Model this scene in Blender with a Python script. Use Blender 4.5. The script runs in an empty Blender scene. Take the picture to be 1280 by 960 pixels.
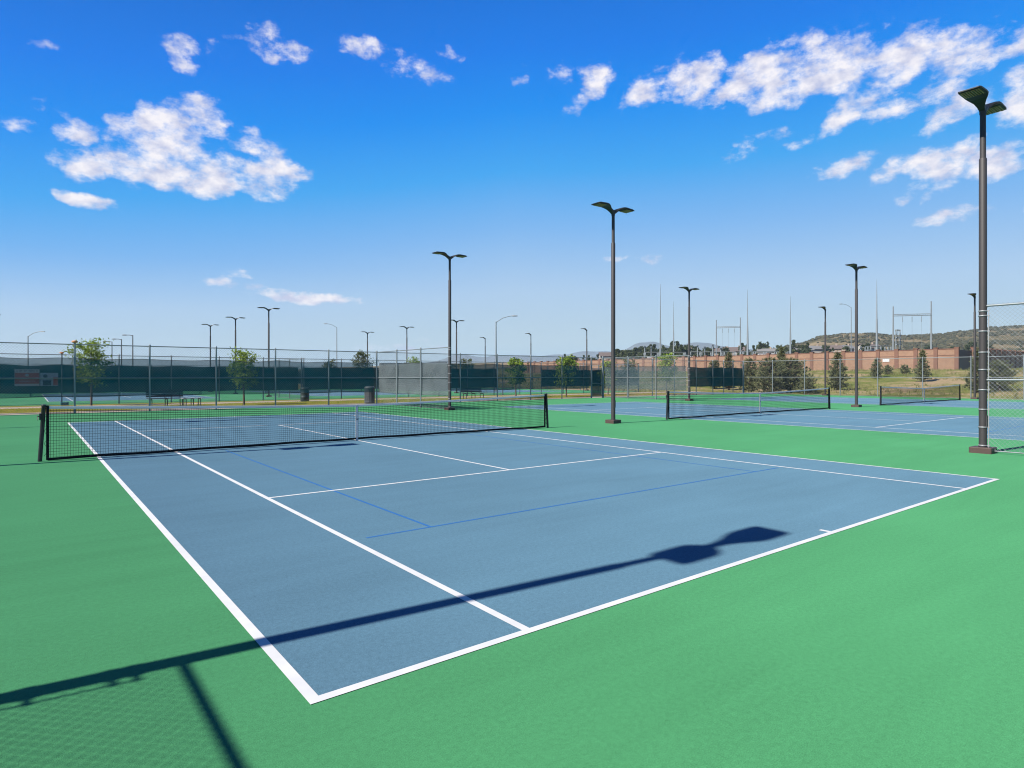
import bpy, math, random
from mathutils import Vector, Matrix, noise

random.seed(7)
SC = bpy.context.scene
COL = SC.collection
R = math.radians
HALF = math.pi / 2

# ------------------------------------------------------------------ camera, sky, sun, exposure
CAM = Vector((-6.657, -15.023, 1.635)); YAW = 0.66084; FOC = 779.5; HOR = 470.5
SN, CS = math.sin(YAW), math.cos(YAW)
cd = bpy.data.cameras.new('camera'); cam = bpy.data.objects.new('camera', cd); COL.objects.link(cam)
cam.location = CAM; cam.rotation_euler = (HALF, 0, -YAW)
cd.sensor_width = 36; cd.lens = FOC / 1280 * 36; cd.shift_y = -(480 - HOR) / 1280
cd.clip_start = 0.05; cd.clip_end = 20000
SC.camera = cam
SC.view_settings.view_transform = 'Standard'; SC.view_settings.look = 'None'
SC.view_settings.gamma = 1; SC.view_settings.use_curve_mapping = False
EXPO = 0.88
SC.view_settings.exposure = EXPO
SC.cycles.transparent_max_bounces = 32
SC.cycles.max_bounces = 5; SC.cycles.volume_bounces = 0
SC.cycles.use_denoising = True
SC.cycles.pixel_filter_type = 'BLACKMAN_HARRIS'; SC.cycles.filter_width = 1.1

SUN_DIR = Vector((-1.093, 0.107, 1.0)).normalized()        # towards the sun
SUN_EL = math.asin(SUN_DIR.z); SUN_AZ = math.atan2(SUN_DIR.x, SUN_DIR.y)
sd = bpy.data.lights.new('sun', 'SUN'); sun = bpy.data.objects.new('sun', sd); COL.objects.link(sun)
sd.energy = 5.0; sd.angle = R(0.5); sd.color = (1.0, 0.95, 0.87)
sun.rotation_euler = (-SUN_DIR).to_track_quat('-Z', 'Y').to_euler()


def azel(u, v):
    k = (u - 640) / FOC
    az = math.atan(k)
    return az, math.atan((HOR - v) / FOC * math.cos(az))


def ramp(N, L, fac, stops):
    r = N.new('ShaderNodeValToRGB'); e = r.color_ramp.elements
    e[0].position, e[0].color = stops[0][0], (*stops[0][1], 1); e[1].position, e[1].color = stops[-1][0], (*stops[-1][1], 1)
    for p, c in stops[1:-1]:
        x = e.new(p); x.color = (*c, 1)
    L.new(fac, r.inputs[0]); return r.outputs[0]


def make_world():
    w = bpy.data.worlds.new('World'); SC.world = w; w.use_nodes = True
    nt = w.node_tree; N = nt.nodes; L = nt.links; N.clear()
    out = N.new('ShaderNodeOutputWorld'); bg = N.new('ShaderNodeBackground'); L.new(bg.outputs[0], out.inputs[0])
    sky = N.new('ShaderNodeTexSky'); sky.sky_type = 'NISHITA'; sky.sun_disc = False
    sky.sun_elevation = SUN_EL; sky.sun_rotation = SUN_AZ
    sky.altitude = 1500; sky.air_density = 1.0; sky.dust_density = 0.6; sky.ozone_density = 3.0

    def dot(a, c):
        n = N.new('ShaderNodeVectorMath'); n.operation = 'DOT_PRODUCT'; L.new(a, n.inputs[0]); n.inputs[1].default_value = c; return n.outputs['Value']

    def math_(op, a, b=None, c=None):
        n = N.new('ShaderNodeMath'); n.operation = op
        for i, x in enumerate((a, b, c)):
            if x is None: continue
            if isinstance(x, (int, float)): n.inputs[i].default_value = x
            else: L.new(x, n.inputs[i])
        return n.outputs[0]
    tc = N.new('ShaderNodeTexCoord'); sep = N.new('ShaderNodeSeparateXYZ'); L.new(tc.outputs['Generated'], sep.inputs[0])
    az = math_('SUBTRACT', math_('ARCTAN2', sep.outputs[0], sep.outputs[1]), YAW)
    el = math_('ARCSINE', sep.outputs[2])
    cmb = N.new('ShaderNodeCombineXYZ'); L.new(az, cmb.inputs[0]); L.new(el, cmb.inputs[1]); cmb.inputs[2].default_value = 1.0
    # wispy domain warp
    nz = N.new('ShaderNodeTexNoise'); nz.noise_dimensions = '2D'; nz.inputs['Scale'].default_value = 16; nz.inputs['Detail'].default_value = 4; L.new(cmb.outputs[0], nz.inputs['Vector'])
    sub = N.new('ShaderNodeVectorMath'); sub.operation = 'SUBTRACT'; sub.inputs[1].default_value = (0.5, 0.5, 0.5); L.new(nz.outputs['Color'], sub.inputs[0])
    scl = N.new('ShaderNodeVectorMath'); scl.operation = 'MULTIPLY'; scl.inputs[1].default_value = (0.055, 0.03, 0); L.new(sub.outputs[0], scl.inputs[0])
    add = N.new('ShaderNodeVectorMath'); add.operation = 'ADD'; L.new(cmb.outputs[0], add.inputs[0]); L.new(scl.outputs[0], add.inputs[1])
    P = add.outputs[0]
    # cloud banks by direction: u, v, half width, half height, tilt in degrees, weight
    blobs = [
        # the big cumulus
        (170, 160, 46, 26, 15, 1.0), (215, 178, 62, 40, 0, 1.15), (170, 205, 50, 24, 0, 1.0), (240, 218, 66, 26, -6, 1.1), (300, 220, 70, 26, 6, 1.0),
        (345, 222, 42, 18, 12, .9), (262, 150, 34, 24, 20, .75), (330, 188, 46, 18, -20, .6), (275, 235, 70, 14, 3, .8), (230, 130, 40, 14, 10, .55),
        (97, 164, 36, 17, 16, .95), (106, 207, 34, 17, 12, 1.0), (68, 201, 24, 12, -10, .6), (105, 251, 42, 12, -8, 1.0), (38, 155, 34, 10, 0, .28), (60, 133, 16, 7, 0, .26), (28, 188, 22, 9, -20, .26),
        # along the top
        (226, 66, 18, 20, 0, .55), (345, 56, 52, 15, 0, .62), (262, 62, 18, 10, 0, .26), (455, 62, 26, 15, -30, .5), (535, 90, 22, 12, 0, .38), (515, 85, 60, 16, -10, .3), (560, 72, 16, 10, -10, .35), (48, 54, 14, 7, 0, .28),
        (655, 95, 20, 9, 20, .25), (700, 90, 22, 11, 0, .25),
        # the long streak
        (742, 104, 27, 19, 18, .75), (715, 132, 24, 10, 20, .5), (806, 112, 34, 18, 24, .75), (785, 125, 16, 10, 30, .5), (870, 98, 46, 26, 8, .95),
        (950, 96, 86, 28, 6, 1.1), (1030, 86, 90, 34, 8, .85), (1120, 76, 90, 28, 8, .8), (1210, 66, 100, 22, 8, .75), (1270, 58, 60, 16, 8, .8), (960, 118, 60, 16, 14, .85), (1090, 114, 60, 22, 16, .7), (990, 62, 60, 18, 6, .7),
        (1140, 130, 60, 20, 10, .6), (1200, 138, 60, 20, 14, .7), (1280, 120, 40, 40, 0, .75),
        (1050, 151, 34, 15, 24, .85), (935, 181, 32, 10, 14, .34), (988, 183, 16, 8, 10, .28), (965, 172, 24, 8, 20, .3),
        (1055, 208, 38, 14, 16, .9), (1120, 212, 40, 16, 20, .75), (1180, 204, 60, 24, 4, 1.0), (1250, 200, 50, 22, 8, 1.0), (1140, 238, 50, 8, 10, .5), (1180, 270, 46, 10, 3, .85), (1170, 240, 24, 8, 20, .5), (1295, 262, 24, 10, 0, .5),
        # thin low streaks
        (375, 371, 84, 8, -5, .75), (285, 352, 60, 7, -6, .38), (300, 339, 20, 5, 3, .42), (812, 325, 24, 5, 0, .5), (778, 324, 14, 4, 0, .35), (520, 435, 60, 8, 0, .3),
    ]
    field = None
    for (u, v, a, b, t, wgt) in blobs:
        A, Eo = azel(u, v); c2 = math.cos(A)
        rx, ry = a / FOC * c2 * c2 * 1.12, b / FOC * c2 * 1.12; ct, st = math.cos(R(t)), math.sin(R(t))
        ax, ay = ct / rx, st / rx; bx, by = -st / ry, ct / ry
        x = dot(P, (ax, ay, -(ax * A + ay * Eo))); y = dot(P, (bx, by, -(bx * A + by * Eo)))
        r2 = math_('MULTIPLY_ADD', y, y, math_('MULTIPLY', x, x))
        f = math_('MULTIPLY_ADD', r2, -wgt, wgt)
        field = f if field is None else math_('MAXIMUM', field, f)
    n1 = N.new('ShaderNodeTexNoise'); n1.noise_dimensions = '2D'; n1.inputs['Scale'].default_value = 22; n1.inputs['Detail'].default_value = 7; n1.inputs['Roughness'].default_value = .62
    
    mp = N.new('ShaderNodeMapping'); mp.inputs['Scale'].default_value = (1, 1.7, 1); mp.inputs['Rotation'].default_value = (0, 0, R(-8)); L.new(cmb.outputs[0], mp.inputs['Vector']); L.new(mp.outputs[0], n1.inputs['Vector'])
    n2 = N.new('ShaderNodeTexNoise'); n2.noise_dimensions = '2D'; n2.inputs['Scale'].default_value = 34; n2.inputs['Detail'].default_value = 4; L.new(mp.outputs[0], n2.inputs['Vector'])
    dens = math_('ADD', math_('MINIMUM', field, .80), math_('MULTIPLY', math_('SUBTRACT', n1.outputs['Fac'], .51), 2.4))
    mr = N.new('ShaderNodeMapRange'); mr.interpolation_type = 'SMOOTHSTEP'; mr.inputs['From Min'].default_value = .06; mr.inputs['From Max'].default_value = 1.02; L.new(dens, mr.inputs['Value'])
    gate = N.new('ShaderNodeMapRange'); gate.interpolation_type = 'SMOOTHSTEP'; gate.inputs['From Min'].default_value = -.35; gate.inputs['From Max'].default_value = .12; L.new(field, gate.inputs['Value'])
    cover = math_('MULTIPLY', math_('MULTIPLY', mr.outputs[0], gate.outputs[0]), .95)
    shade = N.new('ShaderNodeMapRange'); shade.inputs['From Min'].default_value = .3; shade.inputs['From Max'].default_value = .62; L.new(n2.outputs['Fac'], shade.inputs['Value'])
    k = 1 / 2 ** EXPO
    cc = N.new('ShaderNodeMix'); cc.data_type = 'RGBA'; L.new(shade.outputs[0], cc.inputs[0])
    cc.inputs[6].default_value = (.60 * k, .62 * k, .80 * k, 1); cc.inputs[7].default_value = (1.02 * k, .97 * k, .98 * k, 1)
    # sky texture deepened with elevation; unseen overhead sky darkened to thin shadow fill
    hs = N.new('ShaderNodeHueSaturation'); hs.inputs['Saturation'].default_value = 1.8; L.new(sky.outputs[0], hs.inputs['Color'])
    ns = N.new('ShaderNodeVectorMath'); ns.operation = 'SCALE'; ns.inputs['Scale'].default_value = 0.06; L.new(hs.outputs[0], ns.inputs[0])
    er = N.new('ShaderNodeMapRange'); er.inputs['From Min'].default_value = 0; er.inputs['From Max'].default_value = HALF; 
    # the sky is deepest on the side square to the sun
    sh = math_('MULTIPLY', math_('MULTIPLY', math_('MAXIMUM', math_('MULTIPLY', az, -1.0), 0.0), .14), math_('MINIMUM', math_('MULTIPLY', math_('MAXIMUM', el, 0.0), 6.0), 1.0))
    L.new(math_('ADD', el, math_('MINIMUM', sh, .12)), er.inputs['Value'])
    SKY = [(-1, (.14, .27, .35)), (1.5, (.27, .345, .365)), (3.1, (.29, .36, .39)), (7.7, (.25, .345, .455)), (13.3, (.118, .266, .485)), (18.2, (.025, .215, .50)), (23.3, (0, .152, .50)), (27.8, (0, .112, .465)), (36, (0, .07, .33)), (50, (0, .03, .17)), (90, (0, .015, .09))]
    rp = ramp(N, L, er.outputs[0], [(max(0, e) / 90, c) for e, c in SKY])
    sm = N.new('ShaderNodeMix'); sm.data_type = 'RGBA'; sm.inputs[0].default_value = .93; L.new(ns.outputs[0], sm.inputs[6]); L.new(rp, sm.inputs[7])
    mx = N.new('ShaderNodeMix'); mx.data_type = 'RGBA'; L.new(cover, mx.inputs[0]); L.new(sm.outputs[2], mx.inputs[6]); L.new(cc.outputs[2], mx.inputs[7])
    L.new(mx.outputs[2], bg.inputs[0]); bg.inputs[1].default_value = 1.0


make_world()


# ------------------------------------------------------------------ helpers
def at(u, F, z=0.0):
    k = (u - 640) / FOC
    return Vector((CAM.x + F * (SN + k * CS), CAM.y + F * (CS - k * SN), z))


def zof(v, F):
    return CAM.z + (HOR - v) * F / FOC


def FRof(x, y):
    dx, dy = x - CAM.x, y - CAM.y
    return dx * SN + dy * CS, dx * CS - dy * SN


class MB:
    def __init__(s): s.v = []; s.f = []; s.sm = []

    def add(s, vs, fs, smooth=False):
        o = len(s.v); s.v.extend([tuple(p) for p in vs])
        for f in fs: s.f.append([i + o for i in f]); s.sm.append(smooth)

    def box(s, a, b):
        x0, y0, z0 = a; x1, y1, z1 = b
        s.add([(x0, y0, z0), (x1, y0, z0), (x1, y1, z0), (x0, y1, z0), (x0, y0, z1), (x1, y0, z1), (x1, y1, z1), (x0, y1, z1)],
              [(3, 2, 1, 0), (4, 5, 6, 7), (0, 1, 5, 4), (1, 2, 6, 5), (2, 3, 7, 6), (3, 0, 4, 7)])

    def bevbox(s, a, b, c):
        """box with bevelled vertical and top edges"""
        x0, y0, z0 = a; x1, y1, z1 = b
        def ring(z, i):
            X0, X1, Y0, Y1 = x0 + i, x1 - i, y0 + i, y1 - i
            return [(X0 + c, Y0, z), (X1 - c, Y0, z), (X1, Y0 + c, z), (X1, Y1 - c, z), (X1 - c, Y1, z), (X0 + c, Y1, z), (X0, Y1 - c, z), (X0, Y0 + c, z)]
        vs = ring(z0, 0) + ring(z1 - c, 0) + ring(z1, c * .8)
        fs = [tuple(range(7, -1, -1)), tuple(range(16, 24))]
        for r in range(2):
            for i in range(8): fs.append((r * 8 + i, r * 8 + (i + 1) % 8, r * 8 + 8 + (i + 1) % 8, r * 8 + 8 + i))
        s.add(vs, fs)

    def tube(s, p0, p1, r0, r1=None, n=8, caps=True, smooth=None):
        p0, p1 = Vector(p0), Vector(p1); r1 = r0 if r1 is None else r1
        d = p1 - p0
        if d.length < 1e-9: return
        d.normalize(); a = d.orthogonal().normalized(); b = d.cross(a)
        vs = []
        for p, r in ((p0, r0), (p1, r1)):
            for i in range(n):
                t = 2 * math.pi * i / n
                vs.append(p + a * (r * math.cos(t)) + b * (r * math.sin(t)))
        fs = [(i, (i + 1) % n, n + (i + 1) % n, n + i) for i in range(n)]
        s.add(vs, fs, smooth if smooth is not None else n >= 6)
        if caps: s.add(vs, [tuple(range(n - 1, -1, -1)), tuple(range(n, 2 * n))])

    def path(s, pts, r, n=6, caps=True):
        """tube of continuous rings along points; r number or list"""
        pts = [Vector(p) for p in pts]; m = len(pts)
        rs = r if isinstance(r, (list, tuple)) else [r] * m
        vs = []; a = None
        for i, p in enumerate(pts):
            d = (pts[min(i + 1, m - 1)] - pts[max(i - 1, 0)]).normalized()
            if a is None: a = d.orthogonal().normalized()
            a = (a - d * a.dot(d)).normalized(); b = d.cross(a)
            for j in range(n):
                t = 2 * math.pi * j / n
                vs.append(p + a * (rs[i] * math.cos(t)) + b * (rs[i] * math.sin(t)))
        fs = []
        for i in range(m - 1):
            for j in range(n): fs.append((i * n + j, i * n + (j + 1) % n, (i + 1) * n + (j + 1) % n, (i + 1) * n + j))
        s.add(vs, fs, True)
        if caps: s.add(vs, [tuple(range(n - 1, -1, -1)), tuple(range((m - 1) * n, m * n))])

    def lathe(s, prof, c=(0, 0, 0), n=20):
        vs = []
        for r, z in prof:
            for i in range(n):
                t = 2 * math.pi * i / n; vs.append((c[0] + r * math.cos(t), c[1] + r * math.sin(t), c[2] + z))
        fs = []
        for k in range(len(prof) - 1):
            for i in range(n): fs.append((k * n + i, k * n + (i + 1) % n, (k + 1) * n + (i + 1) % n, (k + 1) * n + i))
        s.add(vs, fs, True)
        s.add(vs, [tuple(range(n - 1, -1, -1)), tuple(range((len(prof) - 1) * n, len(prof) * n))])

    def quad(s, a, b, c, d): s.add([a, b, c, d], [(0, 1, 2, 3)])

    def blob(s, c, r, rough=.3, sq=1.0):
        """uneven low icosphere-like lump"""
        t = (1 + 5 ** .5) / 2
        vs = [(-1, t, 0), (1, t, 0), (-1, -t, 0), (1, -t, 0), (0, -1, t), (0, 1, t), (0, -1, -t), (0, 1, -t), (t, 0, -1), (t, 0, 1), (-t, 0, -1), (-t, 0, 1)]
        fs = [(0, 11, 5), (0, 5, 1), (0, 1, 7), (0, 7, 10), (0, 10, 11), (1, 5, 9), (5, 11, 4), (11, 10, 2), (10, 7, 6), (7, 1, 8), (3, 9, 4), (3, 4, 2), (3, 2, 6), (3, 6, 8), (3, 8, 9), (4, 9, 5), (2, 4, 11), (6, 2, 10), (8, 6, 7), (9, 8, 1)]
        out = []
        for x, y, z in vs:
            k = r / 1.9 * random.uniform(1 - rough, 1 + rough)
            out.append((c[0] + x * k, c[1] + y * k, c[2] + z * k * sq))
        s.add(out, fs)

    def mesh(s, name, mat):
        m = bpy.data.meshes.new(name); m.from_pydata(s.v, [], s.f)
        m.polygons.foreach_set('use_smooth', s.sm)
        m.materials.append(mat); m.update(); return m

    def build(s, name, mat, parent=None, kind=None, loc=None):
        o = bpy.data.objects.new(name, s.mesh(name, mat)); COL.objects.link(o)
        if parent is not None: o.parent = parent
        if kind: o['kind'] = kind
        if loc is not None: o.location = loc
        return o


def tag(o, label, cat, group=None):
    o['label'] = label; o['category'] = cat
    if group: o['group'] = group
    return o


def empty(name, loc, label, cat, group=None, rz=0.0):
    o = bpy.data.objects.new(name, None); COL.objects.link(o)
    o.location = loc; o.rotation_euler = (0, 0, rz); o.empty_display_size = .2
    return tag(o, label, cat, group)


def copy_tree(o, parent=None):
    c = o.copy(); COL.objects.link(c); c.parent = parent
    for ch in list(o.children):
        copy_tree(ch, c)
    return c




# ------------------------------------------------------------------ materials
def new_mat(name):
    m = bpy.data.materials.new(name); m.use_nodes = True
    nt = m.node_tree; b = nt.nodes['Principled BSDF']
    return m, nt, b


def simple(name, col, rough=.6, metal=0.0, var=.12, scale=6.0, bump=0.0, spec=.5):
    m, nt, b = new_mat(name); N, L = nt.nodes, nt.links
    b.inputs['Roughness'].default_value = rough; b.inputs['Metallic'].default_value = metal; b.inputs['Specular IOR Level'].default_value = spec
    tc = N.new('ShaderNodeTexCoord'); nz = N.new('ShaderNodeTexNoise'); nz.inputs['Scale'].default_value = scale; nz.inputs['Detail'].default_value = 4
    L.new(tc.outputs['Object'], nz.inputs['Vector'])
    mx = N.new('ShaderNodeMix'); mx.data_type = 'RGBA'; L.new(nz.outputs['Fac'], mx.inputs[0])
    mx.inputs[6].default_value = (*[c * (1 - var) for c in col], 1); mx.inputs[7].default_value = (*[min(1, c * (1 + var)) for c in col], 1)
    L.new(mx.outputs[2], b.inputs['Base Color'])
    if bump:
        bp = N.new('ShaderNodeBump'); bp.inputs['Strength'].default_value = bump; bp.inputs['Distance'].default_value = .02
        L.new(nz.outputs['Fac'], bp.inputs['Height']); L.new(bp.outputs[0], b.inputs['Normal'])
    return m


def court_paint(name, col, seed):
    """acrylic court coating: squeegee streaks, faint blotches, sandy grain"""
    m, nt, b = new_mat(name); N, L = nt.nodes, nt.links
    b.inputs['Roughness'].default_value = .85; b.inputs['Specular IOR Level'].default_value = .1; b.inputs['Diffuse Roughness'].default_value = .5
    tc = N.new('ShaderNodeTexCoord')
    mp = N.new('ShaderNodeMapping'); mp.inputs['Scale'].default_value = (.35, 2.6, 1); mp.inputs['Location'].default_value = (seed, seed * 3, 0); mp.inputs['Rotation'].default_value = (0, 0, R(7)); L.new(tc.outputs['Object'], mp.inputs[0])
    n1 = N.new('ShaderNodeTexNoise'); n1.inputs['Scale'].default_value = 1.1; n1.inputs['Detail'].default_value = 6; n1.inputs['Roughness'].default_value = .55; n1.inputs['Distortion'].default_value = .6; L.new(mp.outputs[0], n1.inputs['Vector'])
    n2 = N.new('ShaderNodeTexNoise'); n2.inputs['Scale'].default_value = .32; n2.inputs['Detail'].default_value = 5; L.new(tc.outputs['Object'], n2.inputs['Vector'])
    n3 = N.new('ShaderNodeTexNoise'); n3.inputs['Scale'].default_value = 170; n3.inputs['Detail'].default_value = 2; L.new(tc.outputs['Object'], n3.inputs['Vector'])
    n4 = N.new('ShaderNodeTexNoise'); n4.inputs['Scale'].default_value = 32; n4.inputs['Detail'].default_value = 4; n4.inputs['Roughness'].default_value = .7; L.new(tc.outputs['Object'], n4.inputs['Vector'])
    def mm(a, s):
        x = N.new('ShaderNodeMath'); x.operation = 'MULTIPLY_ADD'; L.new(a, x.inputs[0]); x.inputs[1].default_value = s; x.inputs[2].default_value = -s / 2; return x.outputs[0]
    def ad(a, c):
        x = N.new('ShaderNodeMath'); x.operation = 'ADD'; L.new(a, x.inputs[0])
        if isinstance(c, float): x.inputs[1].default_value = c
        else: L.new(c, x.inputs[1])
        return x.outputs[0]
    f = ad(ad(ad(ad(mm(n1.outputs['Fac'], .24), mm(n2.outputs['Fac'], .34)), mm(n3.outputs['Fac'], .85)), mm(n4.outputs['Fac'], .55)), 1.0)
    # a few small pale scuffs
    vor = N.new('ShaderNodeTexVoronoi'); vor.inputs['Scale'].default_value = .9; L.new(tc.outputs['Object'], vor.inputs['Vector'])
    sp = N.new('ShaderNodeMapRange'); sp.inputs['From Min'].default_value = .010; sp.inputs['From Max'].default_value = .005; L.new(vor.outputs['Distance'], sp.inputs['Value'])
    f = ad(f, mm(sp.outputs[0], .3)); f = ad(f, .15)
    vm = N.new('ShaderNodeVectorMath'); vm.operation = 'SCALE'; vm.inputs[0].default_value = col; L.new(f, vm.inputs['Scale'])
    L.new(vm.outputs[0], b.inputs['Base Color'])
    bp = N.new('ShaderNodeBump'); bp.inputs['Strength'].default_value = .25; bp.inputs['Distance'].default_value = .004; L.new(n3.outputs['Fac'], bp.inputs['Height']); L.new(bp.outputs[0], b.inputs['Normal'])
    return m


def ground_mat():
    m, nt, b = new_mat('dry_grassland'); N, L = nt.nodes, nt.links
    b.inputs['Roughness'].default_value = .95; b.inputs['Specular IOR Level'].default_value = .1
    tc = N.new('ShaderNodeTexCoord')
    n1 = N.new('ShaderNodeTexNoise'); n1.inputs['Scale'].default_value = .14; n1.inputs['Detail'].default_value = 9; n1.inputs['Roughness'].default_value = .65; L.new(tc.outputs['Object'], n1.inputs['Vector'])
    n2 = N.new('ShaderNodeTexNoise'); n2.inputs['Scale'].default_value = 2.2; n2.inputs['Detail'].default_value = 5; L.new(tc.outputs['Object'], n2.inputs['Vector'])
    mx = N.new('ShaderNodeMath'); mx.operation = 'MULTIPLY_ADD'; L.new(n2.outputs['Fac'], mx.inputs[0]); mx.inputs[1].default_value = .35; L.new(n1.outputs['Fac'], mx.inputs[2])
    c = ramp(N, L, mx.outputs[0], [(.54, (.075, .098, .018)), (.64, (.142, .148, .035)), (.70, (.19, .165, .062)), (.77, (.275, .20, .115))])
    L.new(c, b.inputs['Base Color'])
    bp = N.new('ShaderNodeBump'); bp.inputs['Strength'].default_value = .7; bp.inputs['Distance'].default_value = .12; L.new(n2.outputs['Fac'], bp.inputs['Height']); L.new(bp.outputs[0], b.inputs['Normal'])
    return m


def leaf_mat(name, c0, c1, trans=.3):
    m, nt, b = new_mat(name); N, L = nt.nodes, nt.links
    tc = N.new('ShaderNodeTexCoord'); nz = N.new('ShaderNodeTexNoise'); nz.inputs['Scale'].default_value = 2.3; nz.inputs['Detail'].default_value = 3; L.new(tc.outputs['Object'], nz.inputs['Vector'])
    geo = N.new('ShaderNodeNewGeometry')
    ad = N.new('ShaderNodeMath'); ad.operation = 'MULTIPLY_ADD'; L.new(geo.outputs['Random Per Island'], ad.inputs[0]); ad.inputs[1].default_value = .5; 
    s2 = N.new('ShaderNodeMath'); s2.operation = 'MULTIPLY'; L.new(nz.outputs['Fac'], s2.inputs[0]); s2.inputs[1].default_value = .55; L.new(s2.outputs[0], ad.inputs[2])
    c = ramp(N, L, ad.outputs[0], [(.2, c0), (.8, c1)])
    L.new(c, b.inputs['Base Color']); b.inputs['Roughness'].default_value = .7; b.inputs['Specular IOR Level'].default_value = .25
    tr = N.new('ShaderNodeBsdfTranslucent'); L.new(c, tr.inputs[0])
    mx = N.new('ShaderNodeMixShader'); mx.inputs[0].default_value = trans; L.new(b.outputs[0], mx.inputs[1]); L.new(tr.outputs[0], mx.inputs[2])
    L.new(mx.outputs[0], nt.nodes['Material Output'].inputs[0])
    return m


def screen_mat(name, col, opacity):
    """woven privacy mesh: some light passes straight through the open weave"""
    m, nt, b = new_mat(name); N, L = nt.nodes, nt.links
    tc = N.new('ShaderNodeTexCoord')
    nz = N.new('ShaderNodeTexNoise'); nz.inputs['Scale'].default_value = .9; nz.inputs['Detail'].default_value = 5; L.new(tc.outputs['Object'], nz.inputs['Vector'])
    n2 = N.new('ShaderNodeTexNoise'); n2.inputs['Scale'].default_value = 14; n2.inputs['Detail'].default_value = 2; L.new(tc.outputs['Object'], n2.inputs['Vector'])
    mx = N.new('ShaderNodeMix'); mx.data_type = 'RGBA'; L.new(nz.outputs['Fac'], mx.inputs[0]); mx.inputs[6].default_value = (*[c * .55 for c in col], 1); mx.inputs[7].default_value = (*[c * 1.45 for c in col], 1)
    L.new(mx.outputs[2], b.inputs['Base Color']); b.inputs['Roughness'].default_value = 1.0; b.inputs['Specular IOR Level'].default_value = 0
    tl = N.new('ShaderNodeBsdfTranslucent'); L.new(mx.outputs[2], tl.inputs[0])
    m0 = N.new('ShaderNodeMixShader'); m0.inputs[0].default_value = .25; L.new(b.outputs[0], m0.inputs[1]); L.new(tl.outputs[0], m0.inputs[2])
    tr = N.new('ShaderNodeBsdfTransparent')
    m1 = N.new('ShaderNodeMixShader')
    op = N.new('ShaderNodeMath'); op.operation = 'MULTIPLY_ADD'; L.new(n2.outputs['Fac'], op.inputs[0]); op.inputs[1].default_value = .16; op.inputs[2].default_value = opacity - .08
    L.new(op.outputs[0], m1.inputs[0]); L.new(tr.outputs[0], m1.inputs[1]); L.new(m0.outputs[0], m1.inputs[2])
    L.new(m1.outputs[0], nt.nodes['Material Output'].inputs[0])
    return m


def brick_mat():
    m, nt, b = new_mat('brick_wall_panel'); N, L = nt.nodes, nt.links
    tc = N.new('ShaderNodeTexCoord'); sp = N.new('ShaderNodeSeparateXYZ'); L.new(tc.outputs['Object'], sp.inputs[0])
    ax = N.new('ShaderNodeMath'); ax.operation = 'ADD'; L.new(sp.outputs[0], ax.inputs[0]); L.new(sp.outputs[1], ax.inputs[1])
    cm = N.new('ShaderNodeCombineXYZ'); L.new(ax.outputs[0], cm.inputs[0]); L.new(sp.outputs[2], cm.inputs[1])
    br = N.new('ShaderNodeTexBrick'); br.inputs['Scale'].default_value = 1.0; br.inputs['Brick Width'].default_value = .4; br.inputs['Row Height'].default_value = .2; br.inputs['Mortar Size'].default_value = .012
    br.inputs['Color1'].default_value = (.215, .122, .078, 1); br.inputs['Color2'].default_value = (.25, .145, .094, 1); br.inputs['Mortar'].default_value = (.26, .19, .135, 1); L.new(cm.outputs[0], br.inputs['Vector'])
    nz = N.new('ShaderNodeTexNoise'); nz.inputs['Scale'].default_value = .35; nz.inputs['Detail'].default_value = 6; L.new(tc.outputs['Object'], nz.inputs['Vector'])
    mp = N.new('ShaderNodeMapRange'); mp.inputs['To Min'].default_value = .78; mp.inputs['To Max'].default_value = 1.2; L.new(nz.outputs['Fac'], mp.inputs['Value'])
    vm = N.new('ShaderNodeVectorMath'); vm.operation = 'SCALE'; L.new(br.outputs['Color'], vm.inputs[0]); L.new(mp.outputs[0], vm.inputs['Scale'])
    L.new(vm.outputs[0], b.inputs['Base Color']); b.inputs['Roughness'].default_value = .9
    return m


def hill_mat():
    m, nt, b = new_mat('scrub_hillside'); N, L = nt.nodes, nt.links
    tc = N.new('ShaderNodeTexCoord')
    n1 = N.new('ShaderNodeTexNoise'); n1.inputs['Scale'].default_value = .012; n1.inputs['Detail'].default_value = 8; n1.inputs['Roughness'].default_value = .6; L.new(tc.outputs['Object'], n1.inputs['Vector'])
    n2 = N.new('ShaderNodeTexNoise'); n2.inputs['Scale'].default_value = .15; n2.inputs['Detail'].default_value = 6; n2.inputs['Roughness'].default_value = .8; L.new(tc.outputs['Object'], n2.inputs['Vector'])
    mx = N.new('ShaderNodeMath'); mx.operation = 'MULTIPLY_ADD'; L.new(n2.outputs['Fac'], mx.inputs[0]); mx.inputs[1].default_value = .6; L.new(n1.outputs['Fac'], mx.inputs[2])
    c = ramp(N, L, mx.outputs[0], [(.66, (.07, .065, .036)), (.76, (.115, .098, .055)), (.84, (.165, .132, .078)), (.94, (.23, .175, .11))])
    L.new(c, b.inputs['Base Color']); b.inputs['Roughness'].default_value = 1; b.inputs['Specular IOR Level'].default_value = 0
    return m


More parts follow.
